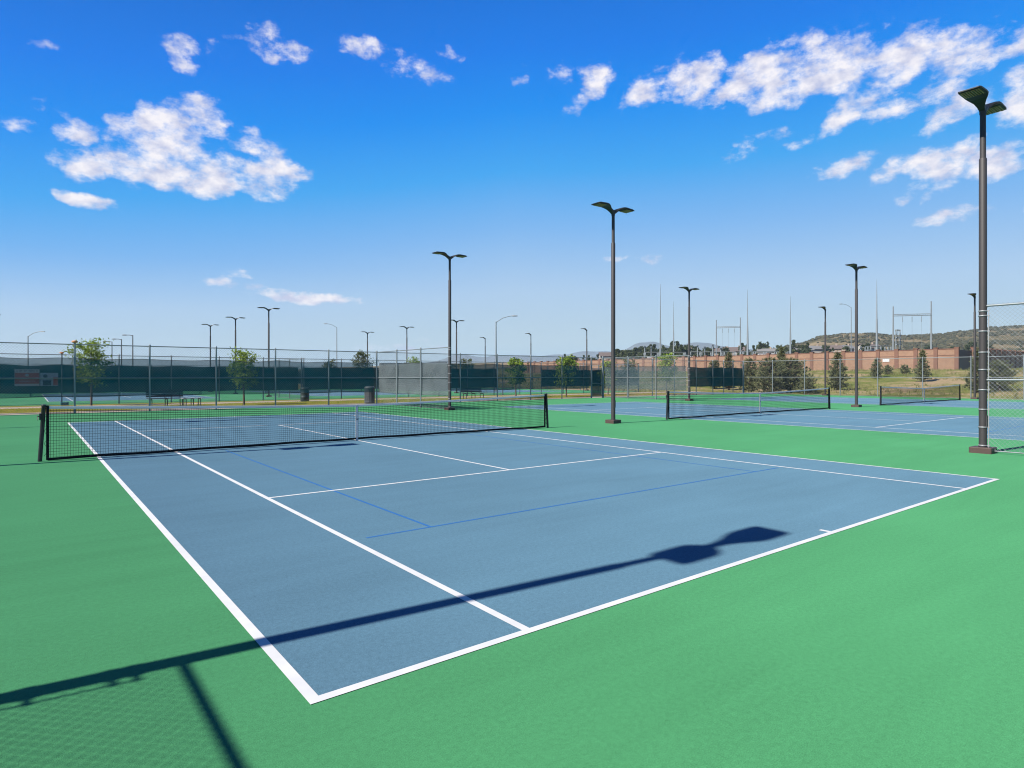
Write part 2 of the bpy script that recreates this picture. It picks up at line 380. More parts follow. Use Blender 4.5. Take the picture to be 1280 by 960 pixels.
M = {}
M['green'] = court_paint('green_court_paint', (.048, .195, .081), 1.3)
M['blue'] = court_paint('blue_court_paint', (.072, .145, .195), 4.1)
M['line'] = simple('white_line_paint', (.50, .50, .49), .75, var=.16, scale=5, spec=.25)
M['youth'] = simple('blue_line_paint', (.020, .105, .29), .7, var=.1, scale=9, spec=.25)
M['concrete'] = simple('concrete', (.27, .215, .17), .9, var=.15, scale=1.2)
M['ground'] = ground_mat()
M['turf'] = simple('mown_turf', (.155, .125, .014), .95, var=.35, scale=1.6, bump=.6, spec=.1)
M['bronze'] = simple('bronze_painted_steel', (.036, .032, .031), .6, var=.12, scale=5)
M['bronze_dark'] = simple('dark_bronze_casting', (.015, .0145, .0145), .45, var=.15, scale=8)
M['base'] = simple('brown_base_cover', (.06, .036, .028), .6, var=.2, scale=8)
M['led'] = simple('lamp_lens', (.34, .25, .10), .3, var=.2, scale=30)
M['lens'] = simple('lamp_underside', (.03, .032, .03), .4, var=.1, scale=12)
M['galv'] = simple('galvanised_steel', (.19, .215, .22), .5, metal=.35, var=.12, scale=4)
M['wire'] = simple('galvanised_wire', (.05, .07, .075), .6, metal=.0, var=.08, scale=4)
M['wire_near_lit'] = simple('bright_wire', (.29, .31, .32), .45, metal=.3, var=.08, scale=4)  # brighter wire copy; on the dividers sunlight is put into its colour
M['band'] = simple('galvanised_band', (.25, .26, .265), .5, metal=.3, var=.08, scale=9)
M['steelgrey'] = simple('grey_mast_steel', (.19, .215, .23), .6, metal=.2, var=.1, scale=.6)
M['black'] = simple('black_post_paint', (.012, .012, .013), .4, var=.2, scale=10)
M['cord'] = simple('black_net_cord', (.010, .010, .011), .8, var=.2, scale=20, spec=.2)
M['tape'] = simple('white_net_tape', (.80, .78, .74), .8, var=.08, scale=5, spec=.2)
def see_light(m, w):
    nt = m.node_tree; b = nt.nodes['Principled BSDF']; tl = nt.nodes.new('ShaderNodeBsdfTranslucent'); mx = nt.nodes.new('ShaderNodeMixShader'); mx.inputs[0].default_value = w
    nt.links.new(b.inputs['Base Color'].links[0].from_socket, tl.inputs[0]); nt.links.new(b.outputs[0], mx.inputs[1]); nt.links.new(tl.outputs[0], mx.inputs[2]); nt.links.new(mx.outputs[0], nt.nodes['Material Output'].inputs[0])
see_light(M['tape'], .4)
M['screen_open'] = screen_mat('open_weave_screen', (.001, .095, .112), .66)
M['screen_mid'] = screen_mat('worn_weave_screen', (.001, .085, .102), .76)
M['screen_dense'] = screen_mat('dense_weave_screen', (.0005, .062, .072), .95)
M['screen_sage'] = screen_mat('sage_weave_screen', (.048, .082, .095), .66)
M['screen_grey'] = screen_mat('grey_weave_screen', (.125, .148, .155), .74)
M['leaf_young'] = leaf_mat('young_leaf', (.12, .195, .02), (.27, .36, .04), .4)
M['leaf_tree'] = leaf_mat('tree_leaf', (.06, .085, .025), (.13, .13, .04), .3)
M['needle'] = leaf_mat('pine_needle', (.085, .10, .05), (.18, .19, .092), .35)
M['needle_far'] = leaf_mat('ridge_tree_leaf', (.028, .045, .02), (.085, .10, .042), .15)
M['bark'] = simple('bark', (.085, .06, .045), .95, var=.3, scale=9)
M['brick'] = brick_mat()
M['brick_dark'] = simple('pilaster_block', (.15, .078, .055), .9, var=.18, scale=3)
M['brick_cap'] = simple('wall_cap_stone', (.13, .063, .047), .85, var=.15, scale=2)
M['gate_metal'] = simple('dark_gate_metal', (.055, .042, .045), .6, var=.2, scale=2)
M['hill'] = hill_mat()
M['mountain'] = simple('hazed_mountain_rock', (.115, .125, .12), 1, var=.35, scale=.004, spec=0)  # rock colour lightened and blued, distance haze painted in
M['shrub'] = leaf_mat('scrub_leaf', (.034, .038, .02), (.085, .078, .042), .1)
M['tuft'] = leaf_mat('grass_blade', (.10, .13, .03), (.29, .25, .11), .3)
M['barrel'] = simple('dark_green_barrel', (.018, .035, .035), .5, var=.2, scale=8)
M['bin'] = simple('grey_slatted_bin', (.09, .10, .105), .55, var=.2, scale=8)
M['bench'] = simple('bench_coated_steel', (.02, .026, .034), .5, var=.2, scale=6)
M['bench_alu'] = simple('bench_aluminium', (.5, .51, .53), .4, metal=.3, var=.1, scale=6)
M['orange'] = simple('orange_cap', (.50, .20, .06), .6, var=.15, scale=9)
M['teal'] = simple('teal_plastic', (.02, .13, .15), .5, var=.1, scale=9)
M['white'] = simple('white_sign_paint', (.5, .5, .49), .6, var=.05, scale=6)
M['red'] = simple('red_banner_print', (.42, .085, .055), .6, var=.12, scale=8)
M['ink'] = simple('dark_print', (.05, .06, .09), .6, var=.1, scale=8)
M['photo_blue'] = simple('pale_print', (.35, .42, .5), .6, var=.4, scale=14)
M['wall_a'] = simple('cream_siding', (.34, .31, .27), .85, var=.08, scale=.5)
M['wall_b'] = simple('tan_siding', (.30, .23, .18), .85, var=.1, scale=.5)
M['wall_c'] = simple('grey_siding', (.34, .34, .34), .85, var=.1, scale=.5)
M['roof_a'] = simple('brown_shingles', (.11, .085, .075), .9, var=.2, scale=1)
M['roof_b'] = simple('grey_shingles', (.15, .145, .14), .9, var=.2, scale=1)
M['pane'] = simple('window_glass', (.05, .06, .07), .1, var=.1, scale=1)


# ------------------------------------------------------------------ terrain
def sst(t):
    t = max(0.0, min(1.0, t)); return t * t * (3 - 2 * t)


def interp(x, pts):
    if x <= pts[0][0]: return pts[0][1]
    for (a, va), (b, vb) in zip(pts, pts[1:]):
        if x <= b:
            t = (x - a) / (b - a); return va + (vb - va) * (t * t * (3 - 2 * t))
    return pts[-1][1]


HILL_F = 720.0
HILL_TOP = [(820, 452), (900, 446), (960, 438), (1000, 430), (1030, 421.5), (1062, 418.5), (1095, 419.5), (1120, 421.5), (1150, 422), (1175, 420.5), (1205, 417), (1240, 413), (1290, 410.5), (1360, 410), (1500, 420), (1700, 440)]


def height(x, y):
    F, Rr = FRof(x, y)
    z = -0.17
    if x > 48.6:
        z += 2.85 * sst((x - 48.6) / 58.0) * (1 if y < 200 else max(0, 1 - (y - 200) / 200))
        if x > 52:
            z += .22 * min(1, (x - 52) / 8) * noise.noise(Vector((x * .13, y * .13, 0)))
    if x > 117 and F > 0:
        z += min(260, x - 117) * .046 * sst((x - 117) / 60)
    if F > 330:
        u = 640 + FOC * Rr / F
        ht = max(0.0, zof(interp(u, HILL_TOP), HILL_F) - 14.0)
        t = sst((F - 330) / (HILL_F - 330)) if F < HILL_F else max(.35, 1 - (F - HILL_F) / 900)
        hh = ht * t
        hh += min(1, ht / 30) * t * 2.0 * noise.fractal(Vector((x * .012, y * .012, 3)), 1, 2, 4)
        z += hh
    return z


def build_terrain():
    radii = [0, 6, 14, 24, 32, 38, 43, 47, 50] + [50 + i * 2.6 for i in range(1, 30)]
    r = radii[-1]
    while r < 7000:
        r *= 1.075; radii.append(r)
    angs = []
    a = -180.0
    while a < 180:
        angs.append(a); a += .5 if -46 < a < 46 else 6
    mb = MB(); na = len(angs)
    vs = [(CAM.x, CAM.y, -.17)]
    for rr in radii[1:]:
        for a in angs:
            t = YAW + R(a); x = CAM.x + rr * math.sin(t); y = CAM.y + rr * math.cos(t)
            vs.append((x, y, height(x, y)))
    fs = []; fh = []
    for i in range(na): fs.append((0, 1 + (i + 1) % na, 1 + i))
    for k in range(len(radii) - 2):
        for i in range(na):
            j = (i + 1) % na
            fs.append((1 + k * na + i, 1 + k * na + j, 1 + (k + 1) * na + j, 1 + (k + 1) * na + i))
    mb.add(vs, fs, True)
    o = mb.build('ground', M['ground'], kind='structure')
    o.data.materials.append(M['hill'])
    for p in o.data.polygons:
        if (p.center - CAM).length > 330: p.material_index = 1
        if p.normal.z < 0: pass
    o.data.flip_normals() if o.data.polygons[50].normal.z < 0 else None
    return o


build_terrain()


def build_mountains():
    """two far ranges, real ridges with depth"""
    specs = [(3300, [(560, 462), (640, 458), (700, 452), (745, 446), (775, 438), (800, 429), (815, 428.5), (835, 433), (850, 430), (870, 426), (885, 427), (905, 432), (940, 436), (1000, 444), (1100, 455)]),
             (4300, [(-400, 466), (0, 465), (150, 465), (300, 467), (430, 466), (500, 461), (540, 453), (575, 443.5), (600, 446), (640, 445), (670, 444), (700, 441), (725, 437), (745, 440), (800, 446), (900, 455)])]
    for n, (F0, prof) in enumerate(specs):
        mb = MB(); us = [prof[0][0] + i * 6 for i in range(int((prof[-1][0] - prof[0][0]) / 6) + 1)]
        rows = [(-700, -.08), (-420, .34), (-180, .76), (0, 1.0), (300, .7), (800, -.05)]
        vs = []
        for dF, h in rows:
            for u in us:
                top = max(0, zof(interp(u, prof), F0)) * 1.0
                p = at(u, F0 + dF)
                q = noise.fractal(Vector((p.x * .0026, p.y * .0026, n * 7.0)), 1, 2, 4)
                p.z = top * h + (q * top * .13 if 0 < h else -6)
                vs.append(p)
        m = len(us); fs = []
        for k in range(len(rows) - 1):
            for i in range(m - 1): fs.append((k * m + i, k * m + i + 1, (k + 1) * m + i + 1, (k + 1) * m + i))
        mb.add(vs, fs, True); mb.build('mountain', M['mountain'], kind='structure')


build_mountains()


def sheet(name, x0, y0, x1, y1, z, mat, th=.0):
    mb = MB()
    if th: mb.box((x0, y0, z - th), (x1, y1, z))
    else: mb.quad((x0, y0, z), (x1, y0, z), (x1, y1, z), (x0, y1, z))
    return mb.build(name, mat, kind='structure')


SP = 18.9                      # court spacing
FARY = 50.2; FARZ = -0.10      # second bank of courts beyond the path
EX = 47.6                      # east fence
BY = 18.6                      # back fence
PY = 10.67                     # lamp rows

sheet('court_apron', -34, -24, EX + .55, BY + .25, 0.0, M['green'], .16)
sheet('court_apron', -34, FARY - BY - .3, EX + .55, FARY + BY + .3, FARZ, M['green'], .06)
sheet('path', -60, BY + .25, EX + 8, 21.0, -.025, M['concrete'], .13)
sheet('path', -60, 26.8, EX + 8, 29.2, -.07, M['concrete'], .09)
sheet('grass_strip', -60, 21.0, EX + 8, 26.8, -.06, M['turf'], .10)
sheet('grass_strip', -60, 29.2, EX + 8, FARY - BY - .3, -.09, M['turf'], .07)
sheet('path', EX + .55, -24, EX + .85, BY + .25, -.03, M['concrete'], .13)


def court(cx, cy, z, youth):
    sheet('court_surface', cx - 5.54, cy - 11.955, cx + 5.54, cy + 11.955, z + .0018, M['blue'])
    mb = MB()
    def ln(x0, y0, x1, y1, m=mb, h=.004): m.quad((cx + x0, cy + y0, z + h), (cx + x1, cy + y0, z + h), (cx + x1, cy + y1, z + h), (cx + x0, cy + y1, z + h))
    for s in (-1, 1):
        a, b = sorted((s * 11.96, s * 11.90)); ln(-5.545, a, 5.545, b)
        a, b = sorted((s * 6.428, s * 6.372)); ln(-4.085, a, 4.085, b)
        a, b = sorted((s * 11.90, s * 11.795)); ln(-.028, a, .028, b)
        a, b = sorted((s * 5.545, s * 5.482)); ln(a, -11.90, b, 11.90)
        a, b = sorted((s * 4.147, s * 4.085)); ln(a, -11.90, b, 11.90)
    ln(-.028, -6.372, .028, 6.372)
    mb.build('court_line_marking', M['line'], kind='structure')
    if youth:
        yb = MB()
        for s in (-1, 1):
            if s < 0: ln(-3.95, -9.16, 3.95, -9.125, yb, .003)
            ln(s * 3.2 - .0175, -9.125, s * 3.2 + .0175, -.3, yb, .003)
        yb.build('court_line_marking', M['youth'], kind='structure')


for i in range(3): court(i * SP, 0, 0, True)
for i in range(3): court(i * SP, FARY, FARZ, False)


# ------------------------------------------------------------------ nets
def make_net(label, group, dense=True):
    root = empty('tennis_net', (0, 0, 0), label, 'tennis net', group)
    X = 6.345
    def zt(x): return .914 + .15 * (abs(x) / 6.4) ** 1.25
    g = MB(); r = .0031 if dense else .0038; p = .045 if dense else .07
    n = int(2 * X / p); xs = [-X + 2 * X * i / n for i in range(n + 1)]
    for x in xs: g.tube((x, 0, .045), (x, 0, zt(x) - .02), r, n=3, caps=False)
    hx = [-X + 2 * X * i / 44 for i in range(45)]
    rows = int((.9 - .05) / p)
    for j in range(rows):
        fr = (j + .5) / rows
        pts = [(x, 0, .045 + (zt(x) - .06 - .045) * fr) for x in hx]
        g.path(pts, r, 3, False)
        if fr > .72: g.path([(a, .006, c - .5 * p * .35) for a, b, c in pts], r, 3, False)
    g.build('net_mesh', M['cord'], root)
    t = MB()
    for a, b in zip(hx, hx[1:]):
        for (x, y) in ((0, 0),):
            z0, z1 = zt(a), zt(b)
            t.add([(a, -.011, z0 - .055), (b, -.011, z1 - .055), (b, -.011, z1), (a, -.011, z0), (a, .011, z0 - .055), (b, .011, z1 - .055), (b, .011, z1), (a, .011, z0)],
                  [(0, 1, 2, 3), (5, 4, 7, 6), (3, 2, 6, 7), (1, 0, 4, 5)])
    t.build('top_band', M['tape'], root)
    bt = MB()
    bx = [-X + 2 * X * i / 60 for i in range(61)]
    def zb(x): return .012 + .012 * (1 - abs(x) / X) + .006 * math.sin(x * 3.1)
    for a, b in zip(bx, bx[1:]):
        bt.add([(a, -.008, zb(a)), (b, -.008, zb(b)), (b, -.008, zb(b) + .05), (a, -.008, zb(a) + .05), (a, .008, zb(a)), (b, .008, zb(b)), (b, .008, zb(b) + .05), (a, .008, zb(a) + .05)],
               [(0, 1, 2, 3), (5, 4, 7, 6), (3, 2, 6, 7), (1, 0, 4, 5)])
    bt.build('bottom_tape', M['cord'], root)
    for s in (-1, 1):
        e = MB(); e.box((s * X - .024, -.012, .02), (s * X + .024, .012, zt(X) + .012)); e.build('side_tape', M['cord'], root)
    c = MB(); c.box((-.025, -.016, .0), (.025, .016, .918)); c.build('centre_strap', M['tape'], root)
    bk = MB(); bk.box((-.03, -.022, .52), (.03, -.016, .56)); bk.build('strap_buckle', M['galv'], root)
    for s in (-1, 1):
        q = MB(); q.path([(s * 6.465, 0, 0), (s * 6.43, 0, .6), (s * 6.405, 0, 1.06), (s * 6.404, 0, 1.07), (s * 6.403, 0, 1.085), (s * 6.402, 0, 1.095)], [.036, .036, .036, .041, .041, .02], 14)
        po = q.build('net_post', M['black'], root)
        k = MB()
        zz = [.1 + .12 * i_ for i_ in range(9)]
        k.path([(s * (X - .015 if i_ % 2 else 6.40), -.02 if i_ % 2 else -.03, z) for i_, z in enumerate(zz)], .0045, 4)
        k.build('net_lace', M['cord'], po)
        if s < 0:
            h = MB(); h.box((s * 6.4 - .075, -.03, .80), (s * 6.4 - .04, .03, .92)); h.tube((s * 6.4 - .075, 0, .87), (s * 6.4 - .11, 0, .87), .01); h.tube((s * 6.4 - .10, 0, .87), (s * 6.4 - .10, -.07, .80), .007)
            h.build('winder', M['black'], po)
    return root


net0 = make_net('long tennis net across the blue court crossed by the long pole shadow', 'tennis nets on the courts')
net1 = make_net('tennis net on the middle blue court, behind the lamp pole with square base', 'tennis nets on the courts', False); net1.location = (SP, 0, 0)
net2 = copy_tree(net1); net2.location = (2 * SP, 0, 0); net2['label'] = 'small dark tennis net on the blue court beside the grassy slope'
for i, lb in enumerate(('tennis net beyond the green windscreens, behind the red banner', 'tennis net beyond the green windscreens, behind the dark green barrel', 'tennis net beyond the green windscreens, by the open gate')):
    n = copy_tree(net1); n.location = (i * SP, FARY, FARZ); n['label'] = lb


# ------------------------------------------------------------------ lamp poles
def loft(mb, st):
    """rectangular sections (x, half width, z top, z bottom) with chamfered corners"""
    vs = []
    for x, w, zt, zb in st:
        c = min(w, (zt - zb)) * .35; zm = zt - (zt - zb) * .55
        vs += [(x, -w, zm), (x, -w + c, zt), (x, w - c, zt), (x, w, zm), (x, w - c * .5, zb), (x, -w + c * .5, zb)]
    n = 6; fs = [tuple(range(n)), tuple(range((len(st) - 1) * n + n - 1, (len(st) - 1) * n - 1, -1))]
    for k in range(len(st) - 1):
        for i in range(n): fs.append((k * n + i, k * n + n + i, k * n + n + (i + 1) % n, k * n + (i + 1) % n))
    mb.add(vs, fs)


def head_meshes():
    a = MB()
    loft(a, [(.03, .06, .03, -.13), (.12, .075, .06, -.06), (.21, .12, .10, .02), (.30, .175, .13, .07), (.40, .21, .15, .10), (.50, .215, .155, .108), (.80, .21, .14, .10), (.885, .195, .125, .095), (.90, .17, .118, .1)])
    p = MB()
    # lens frame and rows of lenses below the panel
    p.add([(.47, -.185, .094), (.86, -.18, .088), (.86, .18, .088), (.47, .185, .094), (.47, -.185, .104), (.86, -.18, .098), (.86, .18, .098), (.47, .185, .104)],
          [(0, 1, 2, 3), (0, 4, 5, 1), (1, 5, 6, 2), (2, 6, 7, 3), (3, 7, 4, 0)])
    d = MB()
    pts = []
    for j in range(8):
        y = -.15 + j * .043
        for x in ((.50, .84) if j % 2 == 0 else (.84, .50)): pts.append((x, y, .088 - (x - .47) * .0154))
    d.path(pts, .011, 4)
    return a.mesh('lamp_head', M['bronze_dark']), p.mesh('lens_plate', M['lens']), d.mesh('lens_grille', M['led'])


HEAD = head_meshes()


def pole_meshes():
    q = MB(); q.path([(0, 0, .12), (0, 0, 2.5), (0, 0, 6.28), (0, 0, 6.30)], [.074, .073, .071, .064], 20)
    u = MB(); u.path([(0, 0, 6.26), (0, 0, 7.36), (0, 0, 7.42)], [.056, .054, .05], 18)
    u.tube((0, 0, 7.25), (0, 0, 7.43), .064, n=14)
    b = MB(); b.bevbox((-.20, -.20, -.02), (.20, .20, .125), .012)
    h = MB(); h.box((-.035, -.082, .55), (.035, -.068, .80))
    return q.mesh('pole', M['bronze']), u.mesh('upper_pole', M['bronze']), b.mesh('base', M['base']), h.mesh('hand_hole_cover', M['bronze'])


POLE = pole_meshes()


def ob(name, data, parent):
    o = bpy.data.objects.new(name, data); COL.objects.link(o); o.parent = parent; return o


def lamp_pole(x, y, z, label, group, dirs=(0, math.pi)):
    root = empty('lamp_pole', (x, y, z), label, 'lamp pole', group)
    ob('pole', POLE[0], root); ob('upper_pole', POLE[1], root); ob('base', POLE[2], root); ob('hand_hole_cover', POLE[3], root)
    for a in dirs:
        h = ob('lamp_head', HEAD[0], root); h.location = (0, 0, 7.42); h.rotation_euler = (0, 0, a)
        ob('lens_plate', HEAD[1], h); ob('lens_grille', HEAD[2], h)
    return root


G1 = 'bronze lamp poles around the front courts'; G2 = 'bronze lamp poles around the courts beyond the windscreens'
lamp_pole(9.5, -PY, 0, 'tall twin-headed lamp pole with silver bands tied to a chain-link fence end', G1)
lamp_pole(9.5, 0, 0, 'twin-headed lamp pole on a brown square base between two blue courts', G1)
lamp_pole(9.5, PY, 0, 'twin-headed lamp pole at the end of the pale grey windscreen, behind the net', G1)
lamp_pole(-9.5, -PY, 0, 'lamp pole whose long twin-headed shadow crosses the front blue court', G1)
lamp_pole(-9.5, 0, 0, 'lamp pole beyond the court edge whose shadow lies along the net', G1)
lamp_pole(-9.5, PY, 0, 'lamp pole whose head shadows fall behind the net near the far baseline', G1)
lamp_pole(28.35, 0, 0, 'twin-headed lamp pole between the two smaller nets', G1)
lamp_pole(28.35, PY, 0, 'twin-headed lamp pole where the grey screen meets the dark screen', G1)
lamp_pole(EX - .3, 0, 0, 'single-headed lamp pole beside the east fence, below the brick wall corner', G1, (math.pi,))
lamp_pole(EX - .3, PY, 0, 'single-headed lamp pole in front of the big pine bushes', G1, (math.pi,))
nm = {0: 'in line with the red banner', 1: 'above the light green tree', 2: 'above the pale grey screen', 3: 'above the red wall end'}
row = ('first row', 'second row', 'third row')
for j, y in enumerate((39.5, 50.2, 60.9)):
    for i, x in enumerate((-9.5, 9.55, 28.45, 47.3)):
        lamp_pole(x, y, FARZ, '%s-headed lamp pole %s, in the %s beyond the windscreens' % ('single' if i == 3 else 'twin', nm[i], row[j]), G2, (math.pi,) if i == 3 else (0, math.pi))


# ------------------------------------------------------------------ chain-link fences
def lattice(mb, L, H, pitch, r, z0=.05, seg=.55):
    """diamond mesh of straight diagonal wires in the local xz plane, cut in short lengths"""
    step = pitch * math.sqrt(2)
    for s in (1, -1):
        c = -H if s > 0 else 0.0
        c0 = math.floor(c / step) * step
        end = L if s > 0 else L + H
        while c0 < end:
            # wire: x = c0 + s*z' , z' from 0..H
            za = 0.0; zb = H
            xa = c0 + (0 if s > 0 else 0); 
            f = (lambda z: c0 + z) if s > 0 else (lambda z: c0 - z)
            if s > 0:
                za = max(0.0, -c0); zb = min(H, L - c0)
            else:
                za = max(0.0, c0 - L); zb = min(H, c0)
            if zb - za > .01:
                n = max(1, int((zb - za) / seg))
                for i in range(n):
                    a = za + (zb - za) * i / n; b = za + (zb - za) * (i + 1) / n
                    mb.tube((f(a), s * r * .8, z0 + a), (f(b), s * r * .8, z0 + b), r, n=3, caps=False)
            c0 += step


def fence(a, b, label, group, posts, pitch=.085, r=.0024, H=3.05, screens=(), smat='screen_open', side=1, z=0.0, sz=(.74, 2.44), rail_mid=1.56, gap=None, caps=(), post_r=.038, endpost=True, near=False, lit=False):
    """a: start, b: end (xy). posts: distances along. screens: list of (d0, d1). side: which side the screen hangs on."""
    a = Vector((a[0], a[1], 0)); b = Vector((b[0], b[1], 0)); d = b - a; L = d.length
    rz = math.atan2(d.y, d.x)
    root = empty('chain_link_fence', (a.x, a.y, z), label, 'fence', group, rz)
    runs = [(0, L)] if not gap else [(0, gap[0]), (gap[1], L)]
    m = MB(); rails = MB(); mid = MB(); low = MB()
    for r0, r1 in runs:
        t = MB(); lattice(t, r1 - r0, H - .06, pitch, r)
        o = len(m.v); m.v.extend([(x + r0, y, zz) for x, y, zz in t.v]); m.f.extend([[i + o for i in f] for f in t.f]); m.sm.extend(t.sm)
        mid.tube((r0, 0, rail_mid), (r1, 0, rail_mid), .021, n=8); low.tube((r0, 0, .055), (r1, 0, .055), .012, n=6)
    rails.tube((0, 0, H), (L, 0, H), .023, n=8)
    if near:
        x = .1
        while x < L:
            m.tube((x - .012, .004, H - .03), (x + .012, -.004, H + .045), r, n=3, caps=False); m.tube((x + .012, .004, H - .03), (x - .012, -.004, H + .045), r, n=3, caps=False); x += pitch * math.sqrt(2)
    m.build('chain_mesh', M['wire_near_lit' if near or lit else 'wire'], root)
    rails.build('top_rail', M['galv'], root); mid.build('mid_rail', M['galv'], root); low.build('bottom_rail', M['galv'], root)
    for p in posts:
        q = MB(); rr = post_r * (1.35 if endpost and (p < .3 or p > L - .3) else 1)
        q.tube((p, -side * .045, 0), (p, -side * .045, H + .02), rr, n=10)
        q.lathe([(rr * 1.15, 0), (rr * 1.15, .03), (rr * .5, .07)], (p, -side * .045, H + .02), 10)
        po = q.build('post', M['galv'], root)
        if p in caps:
            c = MB(); c.lathe([(.05, .06), (.12, .09), (.125, .13), (.07, .17)], (p, -side * .045, H), 12); c.build('post_cap', M['orange'], po)
    for s0, s1, *alt in screens:
        w = MB(); n = max(2, int((s1 - s0) / .35)); vs = []
        for i in range(n + 1):
            x = s0 + (s1 - s0) * i / n
            near = min(abs(x - p) for p in posts) if posts else 1
            sag = .035 * min(1, near / 1.2) + .012 * math.sin(x * 2.7)
            for jj in range(4):
                f = jj / 3; zz = sz[0] + .015 * math.sin(x * 1.9) + (sz[1] - sag - sz[0]) * f
                vs.append((x, side * (.03 + .018 * math.sin(x * 2.2 + f * 3)), zz))
        fs = []
        for i in range(n):
            for jj in range(3): fs.append((i * 4 + jj, i * 4 + 4 + jj, i * 4 + 5 + jj, i * 4 + jj + 1))
        w.add(vs, fs, True); sc = w.build('windscreen', M[alt[0] if alt else smat], root)
        hm = MB()
        for jj, dz in ((3, 0), (0, 0)):
            pts = [Vector(vs[i * 4 + jj]) for i in range(n + 1)]
            hm.path([p + Vector((0, 0, dz)) for p in pts], .014, 4)
        hm.build('hem', M['black'], sc)
    return root


FG = 'galvanised chain-link fences around the courts'


def bands(root, L0, zs, s=1):
    """clamp bands from the fence's tension bar round the lamp pole at its end"""
    t = MB(); t.box((L0 - .008, -.005, .08), (L0 + .008, .005, 3.0)); t.build('tension_bar', M['band'], root)
    for z in zs:
        k = MB()
        ring = []
        for i in range(19):
            an = 2 * math.pi * i / 18; ring.append((an))
        vs = []; fs = []
        for zz in (z - .014, z + .014):
            for rr in (.076, .082):
                for i in range(18): vs.append((rr * math.cos(2 * math.pi * i / 18), rr * math.sin(2 * math.pi * i / 18), zz))
        for i in range(18):
            j = (i + 1) % 18
            fs += [(18 + i, 18 + j, 54 + j, 54 + i), (36 + i, 36 + j, j, i), (36 + i, 54 + i, 54 + j, 36 + j), (i, j, 18 + j, 18 + i)]
        k.add(vs, fs, True); k.box((.076, -.008, z - .014), (L0 + .02, .008, z + .014))
        k.build('tension_band', M['band'], root)


BZ = (.16, .55, .93, 1.35, 1.78, 2.15, 2.6, 2.93, 3.03)
# fence ends by the near baseline: the right-hand one is in view, the other throws the shadow
for x, lb in ((9.5, 'close chain-link fence end strapped to the big lamp pole, no screen'), (-9.5, 'chain-link fence whose diamond mesh shadow falls on the green apron corner')):
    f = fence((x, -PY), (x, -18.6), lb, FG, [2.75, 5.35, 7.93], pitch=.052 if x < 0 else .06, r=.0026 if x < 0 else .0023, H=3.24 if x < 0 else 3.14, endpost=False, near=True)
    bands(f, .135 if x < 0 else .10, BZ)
back_posts = [9.45 - 2.89 * i for i in range(9, 0, -1)] + [9.45, 12.35, 15.25, 18.2, 21.1, 24.05, 27.05]
x0 = back_posts[0]
fence((x0, BY), (27.05, BY), 'long chain-link back fence with see-through green windscreen behind the nets', FG, [p - x0 for p in back_posts], screens=[(0, 9.25 - x0), (9.65 - x0, 26.95 - x0, 'screen_mid')], caps=[9.45 - 2.89 * 5 - x0])
fence((28.35, BY), (EX, BY), 'chain-link back fence with close-set posts and black-green screen before the pine bushes', FG, [0, 2.9, 5.8, 8.7, 11.75, 14.25, 15.95, 17.45, EX - 28.35], screens=[(10.6, EX - 28.35 - .1)], smat='screen_dense')
for x, lb in ((9.5, 'short chain-link divider with pale grey screen, by the grey bin'), (28.35, 'short chain-link divider with grey screen beside the metal gate')):
    f = fence((x, PY), (x, BY), lb, FG, [2.75, 5.4, 7.93], screens=[(.25, 7.8)], smat='screen_grey' if x < 20 else 'screen_sage', side=-1, endpost=False, sz=(.70, 2.36), lit=True)
    bands(f, .135 if x < 0 else .10, BZ)
ye = [0.3 - 3.05 * i for i in range(6, 0, -1)] + [.3, 3.4, 6.6, 9.55, 12.6, 15.6, BY]
fence((EX, ye[0]), (EX, BY), 'chain-link east fence without screens, below the grassy slope', FG, [p - ye[0] for p in ye], side=-1)
# second bank
fp = [-26 + 2.96 * i for i in range(19)]
fp = [-5.0 + 2.95 * i for i in range(-7, 12)]
f0 = fp[0]; FY = FARY - BY
fence((f0, FY), (EX, FY), 'chain-link fence with dark teal screen carrying the red banner, beyond the path', FG, [p - f0 for p in fp] + [30.5 - f0, 33.2 - f0, 36.1 - f0, 39 - f0, 42 - f0, 45 - f0, EX - f0],
      screens=[(0, 9.36 - f0), (9.68 - f0, 27.9 - f0), (33.2 - f0, EX - f0 - .1)], smat='screen_dense', gap=(30.5 - f0, 31.8 - f0), z=FARZ, caps=[fp[7] - f0], sz=(.74, 2.42))
fence((f0, FARY + BY), (EX, FARY + BY), 'most distant chain-link fence with dark screen behind the second courts', FG, [i * 3.05 for i in range(int((EX - f0) / 3.05) + 1)], pitch=.14, r=.004, screens=[(0, EX - f0)], smat='screen_dense', z=FARZ)
fence((EX, FY), (EX, FARY + BY), 'chain-link side fence of the courts beyond the path', FG, [i * 3.1 for i in range(13)], pitch=.12, r=.004, side=-1, z=FARZ)
for x, lb in ((9.55, 'short bare chain-link divider behind the dark green barrel'), (28.45, 'short bare chain-link divider beside the open gap of the teal screen')):
    fence((x, FY), (x, 39.5), lb, FG, [0, 2.7, 5.3], pitch=.12, r=.004, z=FARZ)

